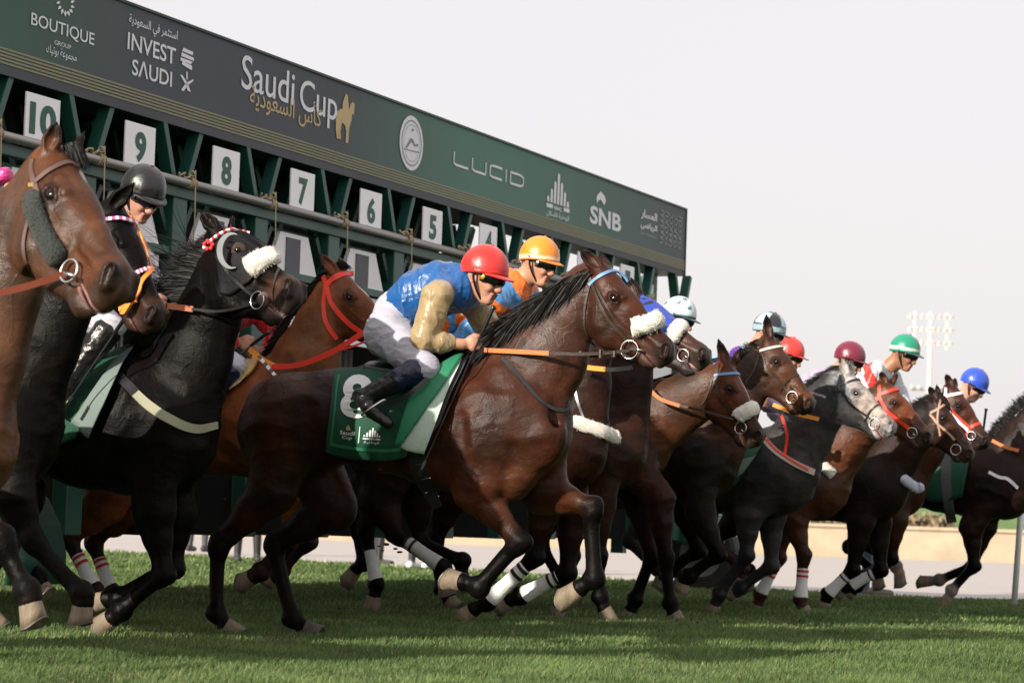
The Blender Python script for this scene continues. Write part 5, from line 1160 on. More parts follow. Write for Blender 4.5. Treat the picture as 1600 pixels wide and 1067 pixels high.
PINK = mat('pink_striped_band', (.55, .10, .30), .5); WB = mat('white_band', (.8, .8, .82), .5); ORG = mat('orange_strap', (.85, .26, .03), .5, .1, 20)
for i in range(12):
    t0 = i / 12; q = catmull([(166, 345), (185, 343), (203, 347), (219, 356)], 13); strap(HB, [q[i], q[i + 1]], .018, WB if i % 2 else PINK, 'browband', .006, n=3, lift=.01)
    q = catmull([(213, 428), (222, 424), (232, 421), (243, 421)], 13); strap(HB, [q[i], q[i + 1]], .020, WB if i % 2 else PINK, 'noseband', .006, n=3, lift=.008)
strap(HB, [(200, 335), (212, 355), (224, 385), (233, 418)], .015, ORG, 'cheekpiece', .005, lift=.008); strap(HB, [(234, 422), (224, 440), (217, 458), (214, 475)], .030, ORG, 'nose_guard', .008, ws=[.018, .02, .03, .045], lift=.02)
strap(HB, [(214, 462), (210, 472), (204, 482), (196, 488)], .03, ORG, 'nose_guard', .012, ws=[.05, .065, .06, .03], lift=.035)
rider(frB, dict(label='jockey in pink and black silks cut off by the left edge', head=(-75, 262), neck=(-100, 300), torso=[(-190, 350, 36), (-150, 320, 44), (-115, 300, 42)], silk=(.010, .010, .011), sleeve=(.62, .03, .22), armr=[(-118, 310), (-40, 300), (10, 272), (26, 300), -.12], arml=None, helmet=(.01, .01, .012), peak=(.01, .01, .012), ar=.9, cuff=.9))
# --- third: big near-black horse with hood, eye cup and sheepskin
frC = Frame(-.75)
HC = horse(frC, dict(relief=.0065, label='near-black horse with black hood, silver eye cup and cream sheepskin noseband', coat=BLK, leg=BLK, dark=BLK, face=BLK, muzzle=(.085, .045, .026), muzzle2=(.035, .028, .027), up=BLK,
  trunk=[(262, 680, 84, .8), (225, 668, 108, .72), (140, 655, 104, .74), (50, 645, 90, .86), (-20, 640, 82, 1.), (-80, 655, 84, .9)],
  neck=[(278, 630, 76, .58), (302, 560, 66, .55), (325, 495, 56, .6), (348, 430, 48, .68)],
  head=[(352, 345), (480, 446)], headlat=(.0, -.22), open=7, deep=1.12, ears=[(312, 330), (364, 334)], shoulder=(245, 665), hip=(-70, 660), lips=True,
  legs=dict(fr=[(240, 800), (256, 896), (190, 953), (176, 964), (152, 984)], fl=[(275, 800), (270, 886), (186, 934), (168, 936), (134, 948)], hr=[(30, 775), (18, 850), (56, 902), (63, 914), (72, 932)], hl=[(0, 770), (-40, 850), (-25, 940), (-15, 960), (5, 985)]),
  extra=[(350, 500, 10, 322, 680, 14, -.12, 1, .05, BLK, 'sub')]), h=.011, hh=.0048)
mane(HC, 2600, [(345, 365), (322, 410), (298, 450), (262, 500), (232, 540)], [(-16, -4), (-44, -16), (-56, -4), (-46, 14), (-36, 20)], lat=(-.04, .04))
hair(HC, [(320, 400), (290, 450), (265, 500)], [(-60, -50), (-85, -30), (-70, 0)], 140, .0044, name='windblown_mane', w=.0032, curl=1.3, sp=.4, drop=.1, lat=(-.03, .03))
HOOD = cloth('black_hood', (.006, .006, .0075), .6, spec=.15, sheen=0)
RW = mat('red_braid', (.72, .03, .04), .6)
for i in range(16): q = catmull([(330, 382), (342, 372), (358, 364), (374, 361), (390, 364)], 17); strap(HC, [q[i], q[i + 1]], .018, WB if i % 2 else RW, 'browband', .009, n=3, lift=.014)
for k in range(7): a = k * .9; P, Nn = path3(HC, [(329 + 6 * math.cos(a), 384 + 6 * math.sin(a)), (330 + 6 * math.cos(a), 384 + 6 * math.sin(a))], 3, .014); mb = MB(); mb.ball(P[1], .012, n=8, m=6); mb.build('rosette', WB if k == 3 else RW, HC.o, smooth=True)
patch(HC, 0, 0, 0, 0, HOOD, 'hood', nu=26, nv=20, lift=.006, edge=([(336, 380), (352, 366), (375, 360), (400, 371), (424, 389)], [(345, 460), (360, 462), (378, 450), (395, 436), (412, 418)]))
P, Nn = path3(HC, [(371, 391), (373, 391)], 3, .004); mb = MB(); mb.ball(P[1] + UP * .004, (.040, .003, .034), (RT, unit(Nn[1]), UP)); mb.build('eye_opening', mat_once('brown_eyelid', (.035, .018, .011), .5, bump=.3), HC.o, smooth=True)
mb = MB(); mb.ball(P[1] - Nn[1] * .006, .018, n=18, m=12); mb.build('eye', EYEM, HC.o, smooth=True)
P, Nn = path3(HC, [(368, 392), (370, 392)], 3, .03); mb = MB(); c_ = P[1]; pl = []
for i in range(22): a = math.radians(70 + 215 * i / 21); pl.append(c_ + RT * .078 * math.cos(a) * .82 + UP * .085 * math.sin(a) + unit(FW) * (-.012))
ribbon(np.array(pl), np.array([-FW] * 22), .02, .006, 'eye_cup', mat('silver_eye_cup', (.45, .47, .5), .3, metal=.5), HC.o, ws=[.004 + .026 * math.sin(math.pi * i / 21) for i in range(22)])
fluffy(HC, [(388, 424), (400, 415), (416, 408), (434, 403)], .060, lift=.02, sq=.7)
hring(HC, 407, 468, .044, .004, lift=.025); strap(HC, [(340, 400), (362, 430), (384, 452), (398, 462)], .016, BLACKL, 'cheekpiece', .005, lift=.009); strap(HC, [(436, 420), (430, 440), (426, 462), (430, 478)], .014, LEATHER, 'noseband', .005)
mb = MB(); P, Nn = path3(HC, [(415, 467), (416, 467)], 3, .012); mb.ball(P[1], (.034, .012, .038), (RT, FW, UP)); mb.build('bit_guard', mat('brown_rubber', (.09, .06, .055), .6), HC.o, smooth=True)
rein(frC, [(262, 478, -.12), (285, 481, -.14), (302, 483, -.15)], .030, mat('terracotta_rein', (.42, .13, .06), .6, .1, 40), 'rubber_rein', HC.o); rein(frC, [(300, 483, -.15), (345, 486, -.18), (402, 473, -.2)], .014, BLACKL, 'rein', HC.o)
PALE = mat('pale_elastic', (.33, .33, .23), .8, .08, 60); LINC = mat('shaded_lining', (.14, .19, .175), .7, .06, 16, .25, 90)  # lining colour darkened for the shade of the neighbouring horse
strap(HC, [(155, 562), (175, 578), (195, 598), (212, 615)], .05, BLACKL, 'breastplate_strap', .005, lift=.012); strap(HC, [(206, 610), (235, 636), (270, 658), (305, 670), (338, 664)], .042, PALE, 'breastplate', .006, n=34, lift=.008, ws=[.045, .05, .05, .045, .035])
patch(HC, 0, 0, 0, 0, CLOTH, 'saddle_cloth', nu=24, nv=22, lift=.018, wav=.006, edge=([(90, 570), (130, 560), (170, 548), (205, 536)], [(70, 690), (90, 694), (105, 690), (120, 684)]))
patch(HC, 0, 0, 0, 0, LINC, 'turned_back_lining', nu=12, nv=22, lift=.034, wav=.006, edge=([(205, 537), (208, 537), (211, 536), (213, 535)], [(116, 660), (126, 667), (136, 676), (146, 684)]))
rider(frC, dict(label='jockey in black helmet and dark goggles, white and red silks, behind the black horse', head=(222, 304), neck=(186, 348), pitch=32, yaw=22, hh=.26, torso=[(92, 432, 42), (125, 402, 48), (160, 378, 44)], silk=(.52, .52, .60), sleeve=(.52, .52, .60), skin=(.48, .25, .18),
  armr=[(158, 392), (178, 462), (226, 470), (246, 474)], arml=[(205, 385), (236, 440), (252, 470), (258, 474), .16], legr=[(90, 470), (176, 506), (112, 592), (92, 636)], legl=None, boottop=(.010, .010, .011), breech=(.50, .49, .56), helmet=(.006, .006, .007), peak=(.006, .006, .007), seed=5,
  cfun=lambda P, C, f: np.where((((P - frC.pt(186, 360)) @ frC.R > -.02) & ((P - frC.pt(186, 360)) @ frC.R < .07))[:, None], V(.45, .01, .03), C)))
whip(frC, (205, 482), (98, 640), 'black whip lying along the boot of the black helmeted jockey', lat=(-.36, -.42), grip=.15)
# --- chestnut with red bridle
frD = Frame(1.45)
CH = (.20, .066, .022)
HD = horse(frD, dict(relief=.006, label='chestnut horse with bright red bridle and reins behind the black horse', coat=CH, upper=(.24, .075, .02), leg=(.03, .016, .012), dark=(.05, .02, .012), face=(.16, .054, .02), muzzle=(.05, .03, .02), neckc=(.25, .10, .04),
  trunk=[(445, 660, 74, .8), (415, 655, 90, .72), (345, 650, 90, .74), (270, 650, 80, .86), (205, 660, 76, 1.), (170, 690, 72, .9)],
  neck=[(455, 615, 66, .58), (478, 565, 56, .55), (500, 512, 44, .6), (522, 468, 38, .72)],
  head=[(536, 418), (632, 528)], headlat=(0, 0), open=0, ears=[(497, 394), (529, 399)], shoulder=(430, 655), hip=(185, 680), blaze=[(.24, .42, .018, (.6, .55, .52))],
  legs=dict(fr=[(470, 770), (448, 848), (408, 893), (396, 900), (372, 914)], fl=[(500, 770), (480, 845), (440, 890), (430, 900), (412, 910)], hr=[(165, 785), (108, 842), (149, 922), (156, 934), (166, 950)], hl=[(190, 785), (146, 848), (174, 924), (180, 936), (192, 950)]), extra=[(168, 765, 44, 140, 808, 27, -.14, .7, .03, (.22, .065, .018)), (200, 775, 40, 178, 815, 25, .12, .7, .03, (.2, .06, .018))]), h=.011, hh=.0052)
REDS = mat('red_strap', (.78, .045, .025), .45, .08, 20); REDW = WB
mane(HD, 900, [(512, 425), (490, 452), (460, 490), (430, 540)], [(-16, 4), (-26, 10), (-26, 14), (-24, 16)], lat=(-.03, .05)); hair(HD, [(510, 415), (535, 408)], [(-8, 2), (12, 6)], 500, .0045, name='forelock', curl=.8, sp=.5, lat=(-.04, .04))
strap(HD, [(512, 446), (520, 436), (535, 429), (552, 428)], .034, REDS, 'browband', .006); strap(HD, [(506, 432), (512, 450), (516, 470), (530, 490), (548, 508), (566, 520)], .028, REDS, 'cheekpiece', .006); strap(HD, [(510, 445), (506, 475), (510, 505), (526, 530)], .026, REDS, 'throat_lash', .005)
rein(frD, [(390, 546, -.20), (410, 562, -.2), (432, 574, -.2)], .034, RUBBER_A, 'rubber_rein', HD.o); rein(frD, [(425, 573, -.21), (465, 570, -.2), (515, 552, -.17), (568, 520, -.13)], .032, REDS, 'rein', HD.o); rein(frD, [(528, 548, -.1), (560, 538, -.05), (585, 526, .0)], .012, REDS, 'rein', HD.o)
for i in range(9): rein(frD, [(404 + 4.4 * i, 556 + 5.2 * i, -.24), (404 + 4.4 * (i + 1), 556 + 5.2 * (i + 1), -.24)], .020, WB if i % 2 else BLACKL, 'plaited_strap', HD.o)
bandage(HD, 'hr', .30, 1.0, mat('red_stripe', (.5, .02, .03), .7)); bandage(HD, 'hl', .30, 1.0, mat('red_stripe', (.5, .02, .03), .7))
patch(HD, 0, 0, 0, 0, mat('sand_pad', (.50, .40, .26), .7, .1, 20, .4, 60), 'saddle_pad', nu=14, nv=14, lift=.025, edge=([(350, 572), (370, 562), (390, 560), (402, 566)], [(345, 612), (355, 614), (370, 606), (385, 594)])); strap(HD, [(402, 562), (396, 580), (376, 598), (352, 612)], .035, mat('yellow_edge', (.55, .38, .12), .7), 'pad_edge', .012, lift=.03)
rider(frD, dict(label='jockey in plain red silks, head hidden by the black horse\'s head', head=(405, 436), neck=(385, 462), torso=[(300, 520, 34), (330, 498, 40), (362, 482, 36)], silk=(.50, .008, .018), sleeve=(.50, .008, .018), armr=[(362, 490), (345, 540), (368, 534), (384, 536), -.16], arml=[(405, 485), (438, 520), (412, 548), (402, 550), .12],
  legr=[(305, 540), (366, 572), (318, 625), (330, 655)], legl=None, helmet=(.5, .01, .02), peak=(.5, .01, .02), cuff=.75, seed=8, breech=(.50, .49, .56)))
whip(frD, (421, 518), (350, 572), 'black whip held level by the jockey in red silks', lat=(-.22, -.26), grip=.14)
# --- horse beside number 8, its head hidden
frF = Frame(2.7)
DB = (.026, .011, .0075)
HF = horse(frF, dict(relief=.006, label='dark brown horse with white fleece breastplate, head hidden behind number 8', coat=DB, upper=DB, leg=BLK, dark=BLK, face=DB, neckc=(.032, .014, .010),
  trunk=[(885, 702, 66, .8), (850, 690, 84, .72), (780, 685, 86, .74), (700, 680, 78, .86), (640, 685, 72, 1.), (610, 700, 68, .9)],
  neck=[(892, 655, 64, .58), (905, 600, 52, .55), (915, 550, 42, .6), (925, 500, 36, .7)],
  head=[(935, 452), (1018, 548)], open=0, ears=[(920, 428), (940, 430)], shoulder=(870, 700), hip=(625, 690),
  legs=dict(fr=[(850, 790), (836, 870), (762, 940), (740, 952), (716, 970)], fl=[(895, 795), (886, 893), (814, 931), (796, 938), (776, 952)], hr=[(590, 780), (624, 838), (692, 886), (700, 905), (698, 932)], hl=[(650, 770), (655, 845), (722, 876), (722, 900), (716, 926)])), h=.012, hh=.007)
BS = mat('black_stripe', (.012, .012, .012), .8)
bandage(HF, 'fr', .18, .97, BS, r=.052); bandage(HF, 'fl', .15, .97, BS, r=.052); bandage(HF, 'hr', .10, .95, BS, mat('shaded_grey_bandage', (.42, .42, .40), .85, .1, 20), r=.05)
fluffy(HF, [(890, 654), (910, 664), (935, 672), (958, 682), (968, 682)], .042, 'breastplate_fleece', lift=.012, sq=.6)
rein(frF, [(905, 572, -.2), (925, 575, -.22), (946, 577, -.23)], .030, RUBBER_A, 'rubber_rein', HF.o); rein(frF, [(944, 577, -.23), (965, 577, -.22), (988, 574, -.2)], .026, BLACKL, 'rein', HF.o); strap(HF, [(898, 600), (902, 625), (912, 655)], .016, STEEL, 'martingale', .004)
ORC, BLC = (.80, .17, .015), (.06, .24, .52)
def diam(P, C, f):
    q = P - frF.pt(780, 470); a = q @ frF.R; b = q[:, 2]; k = (np.abs(((a * 7 + b * 2) % 1) - .5) + np.abs(((b * 5 - a * 1.) % 1) - .5)) < .38
    k = k | (np.linalg.norm(P - frF.pt(818, 440), axis=1) < .135)
    return np.where(k[:, None], V(*ORC), V(*BLC)) * (C[:, 1:2] * 0 + 1)
def cap_o(t, a, x, z, y): return (.8, .62, .4) if .88 < t < .95 else (.85, .26, .015)
rider(frF, dict(label='jockey in orange cap with white band and orange and light blue diamond silks', head=(842, 410), neck=(816, 440), pitch=18, yaw=12, hh=.27, torso=[(690, 515, 34), (742, 486, 42), (792, 456, 38)], silk=BLC, sleeve=ORC, cfun=diam, armr=[(775, 470), (722, 530), (745, 535), (760, 540)], arml=[(825, 462), (850, 520), (850, 545), (856, 548)], helmet=cap_o, peak=(.8, .22, .015), badge=STEEL, seed=11, skin=(.55, .27, .17)))
# --- blue hood
frG = Frame(3.8)
HG = horse(frG, dict(relief=.0055, label='bay horse in royal blue hood with white sheepskin noseband, muzzle raised', coat=(.030, .013, .009), leg=BLK, dark=BLK, face=(.10, .045, .028), muzzle=(.07, .045, .035), muzzle2=(.05, .04, .037),
  trunk=[(955, 706, 58, .8), (925, 696, 74, .72), (860, 690, 78, .74), (780, 690, 70, .86), (700, 695, 66, 1.), (640, 705, 62, .9)],
  neck=[(962, 660, 56, .58), (975, 600, 46, .55), (988, 545, 38, .6), (1000, 505, 34, .7)],
  head=[(1000, 456), (1118, 552)], headlat=(0, -.06), open=8, deep=1.0, ears=[(970, 427), (985, 432)], shoulder=(940, 700), hip=(655, 700), lips=True, teeth=1,
  legs=dict(fr=[(935, 790), (935, 870), (938, 932), (944, 950), (956, 976)], fl=[(900, 800), (892, 870), (880, 930), (874, 945), (868, 964)], hr=[(590, 770), (572, 830), (588, 912), (585, 928), (578, 962)], hl=[(570, 770), (560, 830), (568, 880), (556, 890), (538, 914)])), h=.013, hh=.006)
bandage(HG, 'hr', .35, 1.0)
BLUE = cloth('royal_blue_hood', (.022, .06, .42), .7)
patch(HG, 0, 0, 0, 0, BLUE, 'hood', nu=22, nv=16, lift=.007, edge=([(1000, 460), (1020, 468), (1042, 484), (1058, 500), (1072, 514)], [(1000, 500), (1015, 515), (1030, 528), (1042, 532), (1052, 534)]))
pfluffy(HG, .60, .56, -8, 100, .046); pstrap(HG, [(.10, 20), (.10, 90), (.11, 150)], .02, mat('dark_blue_band', (.02, .03, .12), .6), 'browband')
bridle(HG, ring=.04, ringpos=(.78, -20))
# --- light blue browband, sheepskin
frH = Frame(4.8)
BH = (.08, .03, .015)
HH_ = horse(frH, dict(relief=.0065, label='bay horse with low neck, light blue browband, white sheepskin noseband and thin blaze', coat=(.045, .017, .010), upper=(.04, .015, .009), leg=BLK, dark=BLK, neckc=(.10, .043, .021), face=(.105, .036, .016), muzzle=(.04, .026, .022),  # body and upper legs coloured darker for shadow from the nearer horses
  trunk=[(985, 706, 60, .8), (945, 696, 74, .72), (880, 690, 78, .74), (800, 690, 70, .86), (730, 695, 66, 1.), (680, 705, 62, .9)],
  neck=[(1008, 668, 60, .58), (1040, 645, 52, .55), (1075, 625, 44, .58), (1108, 606, 38, .7)],
  head=[(1146, 562), (1200, 688)], headlat=(0, -.08), open=3, deep=1.05, ears=[(1121, 526), (1160, 540)], shoulder=(965, 700), hip=(690, 700), blaze=[(.1, .62, .012, (.5, .45, .42))], lips=True,
  legs=dict(fr=[(1030, 780), (1040, 872), (1048, 942), (1052, 956), (1060, 974)], fl=[(1000, 785), (1018, 872), (993, 936), (986, 952), (978, 968)], hr=[(700, 780), (680, 850), (690, 920), (700, 935), (715, 950)], hl=None)), h=.013, hh=.006)
bridle(HH_, brow=BB, ring=.042); pfluffy(HH_, .66, .60, -20, 100, .046); rein(frH, [(1008, 600, -.2), (1030, 622, -.22), (1062, 634, -.22)], .026, RUBBER_O, 'rubber_rein', HH_.o); rein(frH, [(1060, 633, -.22), (1100, 642, -.2), (1146, 655, -.14)], .016, LEATHER, 'rein', HH_.o)
mane(HH_, 600, [(1125, 560), (1090, 575), (1050, 585), (1010, 600)], [(-20, 0), (-26, 6), (-26, 8), (-24, 6)], lat=(0, .06))
def star_cap(t, a, x, z, y):
    for (u, w) in ((.55, 4.7), (.62, 5.6), (.25, 5.0), (.6, 3.7)):
        dx, dy = (a - w) * math.sin(max(t, .2) * 1.6) * 1.0, (t - u) * 1.6; r = math.hypot(dx, dy); th = math.atan2(dx, -dy)
        if r < .13 * (1 + .9 * abs(((th / (2 * math.pi / 5)) % 1) - .5) * 2 - .45) : return (.01, .12, .13)
    return (.03, .12, .14) if t > .93 else (.62, .70, .74)
rider(frH, dict(label='jockey in white cap with dark green stars behind the blue hooded horse', head=(1060, 497), neck=(1035, 524), pitch=22, hh=.25, torso=[(935, 585, 26), (975, 560, 29), (1010, 545, 27)], silk=(.05, .22, .24), armr=[(1008, 548), (985, 590), (999, 592), (1006, 594)], arml=None, helmet=star_cap, peak=(.03, .05, .06), cuff=.6, seed=14), h=.008)
# --- pale browband, brown nose
frI = Frame(5.6)
HI = horse(frI, dict(relief=.006, label='dark brown horse with white rope browband, thin noseband and tan muzzle', coat=(.018, .011, .009), leg=BLK, dark=BLK, upper=(.018, .011, .009), neckc=(.06, .028, .017), face=(.085, .036, .020), muzzle=(.17, .075, .032), muzzle2=(.025, .02, .018),
  trunk=[(1100, 726, 56, .8), (1060, 718, 72, .72), (1000, 710, 74, .74), (930, 710, 66, .86), (870, 712, 60, 1.), (840, 720, 56, .9)],
  neck=[(1118, 686, 54, .58), (1140, 648, 45, .55), (1162, 610, 37, .6), (1186, 578, 33, .7)],
  head=[(1210, 522), (1280, 634)], headlat=(0, -.05), open=3, ears=[(1197, 488), (1168, 536)], shoulder=(1085, 720), hip=(850, 715), blaze=[(.18, .26, .012, (.5, .46, .42))],
  legs=dict(fr=[(1095, 800), (1122, 866), (1078, 900), (1069, 908), (1062, 926)], fl=[(1075, 800), (1090, 860), (1044, 894), (1038, 904), (1031, 922)], hr=[(860, 790), (845, 850), (880, 910), (890, 925), (900, 945)], hl=None)), h=.014, hh=.0065)
bridle(HI, brow=mat('cream_rope', (.7, .66, .55), .8), nose=LEATHER, ring=.042, noseu=.56)
mane(HI, 700, [(1185, 545), (1160, 570), (1135, 600)], [(-22, -14), (-26, -14), (-26, -8)], lat=(-.03, .04))
def check(t, a, x, z, y): return (.42, .60, .70) if (int(a * 3 / math.pi + .5) % 2 == 0 and .25 < t < .75) else ((.012, .014, .02) if t < .8 else (.30, .42, .5))
frJ = Frame(6.45)
GR = (.16, .16, .165)
HJ = horse(frJ, dict(relief=.006, label='dapple grey horse with pale face and dark mane', coat=(.030, .031, .034), upper=(.045, .046, .05), leg=(.03, .03, .032), dark=(.03, .03, .032), neckc=(.050, .051, .056), face=(.30, .30, .31), muzzle=(.40, .39, .39), muzzle2=(.10, .095, .095), dapple=(.50, .50, .51),
  trunk=[(1222, 748, 56, .8), (1185, 740, 68, .72), (1120, 732, 68, .74), (1050, 728, 62, .86), (1000, 730, 58, 1.), (970, 740, 56, .9)],
  neck=[(1232, 715, 56, .58), (1256, 678, 47, .55), (1282, 640, 40, .6), (1306, 610, 35, .7)],
  head=[(1330, 576), (1407, 668)], headlat=(0, -.06), open=6, deep=1.05, ears=[(1311, 556), (1330, 560)], shoulder=(1205, 740), hip=(985, 735), lips=True,
  legs=dict(fr=[(1170, 805), (1166, 868), (1124, 928), (1118, 942), (1110, 962)], fl=[(1205, 805), (1205, 884), (1158, 918), (1150, 924), (1134, 930)], hr=[(1020, 785), (984, 845), (1028, 888), (1034, 898), (1030, 918)], hl=[(1030, 790), (1000, 850), (1060, 890), (1064, 900), (1062, 918)])), h=.014, hh=.0065)
bridle(HJ, m=BLACKL, nose=BLACKL, ring=.04, noseu=.60, w=.014); mane(HJ, 1400, [(1318, 572), (1290, 590), (1262, 612), (1240, 640)], [(-22, -2), (-30, 0), (-30, 4), (-26, 8)], lat=(-.05, .04))
strap(HJ, [(1195, 688), (1215, 708), (1245, 726), (1272, 738)], .05, mat('beige_red_strap', (.5, .40, .33), .8), 'breastplate', .006); strap(HJ, [(1196, 686), (1215, 706), (1240, 722), (1262, 734)], .016, REDS, 'breastplate_edge', .005, lift=.012); strap(HJ, [(1222, 650), (1230, 680), (1226, 712)], .022, REDS, 'neck_strap', .005)
rein(frJ, [(1208, 632, -.18), (1240, 645, -.2), (1280, 655, -.2)], .03, RUBBER_A, 'rubber_rein', HJ.o); rein(frJ, [(1278, 655, -.2), (1310, 660, -.18), (1345, 664, -.14)], .02, BLACKL, 'rein', HJ.o)
patch(HJ, 0, 0, 0, 0, CLOTH, 'saddle_cloth', nu=14, nv=14, lift=.02, edge=([(1120, 690), (1150, 690), (1175, 690), (1195, 690)], [(1110, 760), (1135, 762), (1150, 758), (1160, 745)])); patch(HJ, 0, 0, 0, 0, LINC, 'turned_back_lining', nu=8, nv=10, lift=.032, edge=([(1155, 718), (1165, 718), (1175, 716), (1182, 712)], [(1150, 744), (1154, 745), (1158, 743), (1162, 740)]))
rider(frJ, dict(label='jockey in black and pale blue chequered cap with purple silks', head=(1201, 520), neck=(1178, 548), pitch=22, hh=.26, torso=[(1090, 605, 24), (1125, 582, 27), (1158, 566, 24)], silk=(.12, .02, .30), armr=[(1152, 572), (1150, 615), (1180, 625), (1192, 628)], arml=None, helmet=check, peak=(.015, .015, .02), seed=17, cfun=lambda P, C, f: np.where((np.abs(((P @ frJ.R * 9) % 1) - .5) < .17)[:, None], V(.25, .5, .62), C)), h=.008)
frK = Frame(7.35)
HK = horse(frK, dict(relief=.006, label='brown horse with red bridle just behind the grey', coat=(.075, .028, .014), leg=(.05, .022, .014), upper=(.09, .034, .017), dark=BLK, neckc=(.10, .038, .018), face=(.13, .045, .020), muzzle=(.10, .06, .045), muzzle2=(.06, .045, .04),
  trunk=[(1278, 762, 50, .8), (1240, 752, 60, .72), (1180, 745, 62, .74), (1120, 742, 56, .86), (1075, 745, 54, 1.), (1050, 752, 52, .9)],
  neck=[(1290, 732, 48, .58), (1315, 700, 40, .55), (1344, 664, 34, .6), (1372, 632, 30, .7)],
  head=[(1390, 592), (1464, 684)], headlat=(0, -.03), open=2, ears=[(1375, 578), (1404, 582)], shoulder=(1265, 755), hip=(1060, 750),
  legs=dict(fr=[(1240, 812), (1256, 868), (1251, 936), (1254, 948), (1263, 966)], fl=[(1225, 812), (1216, 872), (1188, 928), (1184, 942), (1179, 958)], hr=[(1095, 800), (1110, 842), (1160, 888), (1158, 900), (1150, 920)], hl=None)), h=.014, hh=.007)
bridle(HK, m=REDS, brow=REDS, nose=None, ring=.04, w=.026); RS = mat('red_stripe', (.5, .02, .03), .7); bandage(HK, 'fr', .28, .98, RS, r=.052); bandage(HK, 'fl', .28, .98, RS, r=.052)
fluffy(HK, [(1284, 726), (1290, 732), (1298, 740), (1302, 744)], .042, 'breastplate_fleece', lift=.012, sq=.6)
mane(HK, 400, [(1385, 590), (1375, 600), (1360, 620)], [(-10, 0), (-12, 6), (-14, 8)])
rider(frK, dict(label='jockey whose plain scarlet cap shows behind the tan muzzled horse\'s head', head=(1232, 556), neck=(1215, 576), pitch=20, hh=.25, torso=[(1150, 630, 20), (1180, 610, 22), (1202, 592, 20)], silk=(.40, .30, .5), armr=[(1200, 600), (1200, 630), (1225, 640), (1232, 642)], arml=None, helmet=(.72, .04, .03), peak=(.5, .02, .02), seed=19), h=.009)
frL = Frame(8.3)
HL = horse(frL, dict(label='very dark bay horse with crossed tan straps on its face', coat=(.016, .009, .0075), leg=BLK, dark=BLK, upper=(.016, .009, .0075), neckc=(.022, .012, .009), face=(.050, .024, .015), muzzle=(.09, .05, .036), muzzle2=(.05, .035, .03),
  trunk=[(1372, 764, 48, .8), (1335, 758, 58, .72), (1275, 752, 60, .74), (1215, 748, 54, .86), (1170, 750, 52, 1.), (1145, 756, 50, .9)],
  neck=[(1382, 735, 46, .58), (1402, 705, 40, .55), (1424, 678, 34, .6), (1446, 656, 30, .7)],
  head=[(1470, 618), (1528, 712)], headlat=(0, -.05), open=2, ears=[(1450, 601), (1463, 598)], shoulder=(1355, 758), hip=(1155, 752),
  legs=dict(fr=[(1345, 815), (1332, 890), (1293, 928), (1290, 938), (1286, 950)], fl=[(1372, 815), (1376, 890), (1328, 914), (1318, 920), (1306, 930)], hr=[(1160, 805), (1112, 845), (1170, 890), (1172, 900), (1166, 925)], hl=None)), h=.014, hh=.007)
TS = mat('tan_strap', (.42, .25, .18), .6); bandage(HL, 'fr', .12, .98, BS, r=.052); bandage(HL, 'fl', .12, .98, BS, r=.052)
pstrap(HL, [(.16, -25), (.17, 30), (.14, 90)], .02, TS, 'browband'); pstrap(HL, [(.17, -30), (.40, -15), (.66, 20)], .018, TS, 'cheekpiece'); pstrap(HL, [(.05, 70), (.25, 5), (.50, -50)], .016, TS, 'cross_strap'); p, n_ = polar(HL, .78, -24, .014); mb = MB(); mb.torus(p, -HL.W, .042, .004); mb.build('bit_ring', STEEL, HL.o, smooth=True)
fluffy(HL, [(1408, 744), (1418, 754), (1432, 762), (1442, 758)], .04, 'breastplate_fleece', mat('bluish_fleece', (.6, .62, .75), .9, .1, 30, .8, 100), lift=.012, sq=.7)
mane(HL, 900, [(1462, 618), (1440, 632), (1422, 650), (1400, 680)], [(-14, -6), (-18, -8), (-18, -4), (-16, 2)], lat=(-.04, .04)); hair(HL, [(1465, 612), (1478, 622)], [(8, 12), (12, 18)], 260, .005, name='forelock', lat=(-.05, .02))
rider(frL, dict(label='jockey in maroon cap with orange button and pale lilac silks', head=(1327, 563), neck=(1305, 585), pitch=22, hh=.26, torso=[(1218, 640, 20), (1250, 616, 24), (1282, 598, 22)], silk=(.42, .38, .50), armr=[(1280, 604), (1280, 640), (1310, 650), (1320, 652)], arml=None, helmet=(.17, .008, .035), peak=(.15, .008, .03), button=(.8, .3, .08), seed=21), h=.009)
frM = Frame(9.2)
HM = horse(frM, dict(label='brown horse with white and red bridle, second from the right', coat=(.040, .016, .010), leg=BLK, dark=BLK, upper=(.05, .02, .012), neckc=(.05, .02, .012), face=(.075, .028, .016), muzzle=(.03, .022, .02),
  trunk=[(1402, 764, 46, .8), (1370, 756, 54, .72), (1315, 750, 56, .74), (1260, 748, 50, .86), (1220, 750, 48, 1.), (1195, 756, 46, .9)],
  neck=[(1414, 735, 42, .58), (1440, 702, 36, .55), (1462, 668, 31, .6), (1480, 640, 28, .7)],
  head=[(1494, 598), (1553, 692)], headlat=(0, -.04), open=1, ears=[(1477, 582), (1492, 588)], shoulder=(1390, 756), hip=(1205, 752),
  legs=dict(fr=[(1398, 812), (1392, 872), (1352, 900), (1344, 905), (1330, 912)], fl=[(1385, 812), (1380, 880), (1340, 915), (1332, 922), (1322, 930)], hr=None, hl=None)), h=.014, hh=.007)
bridle(HM, m=REDS, brow=WB, nose=REDS, cheek=WB, ring=.036, w=.026, noseu=.66); pstrap(HM, [(.14, -15), (.35, -22), (.52, -10), (.66, 10)], .02, REDS, 'red_cheekpiece', lift=.009)
def gcap(t, a, x, z, y): return (.66, .68, .64) if .80 < t < .90 else (.008, .26, .16)
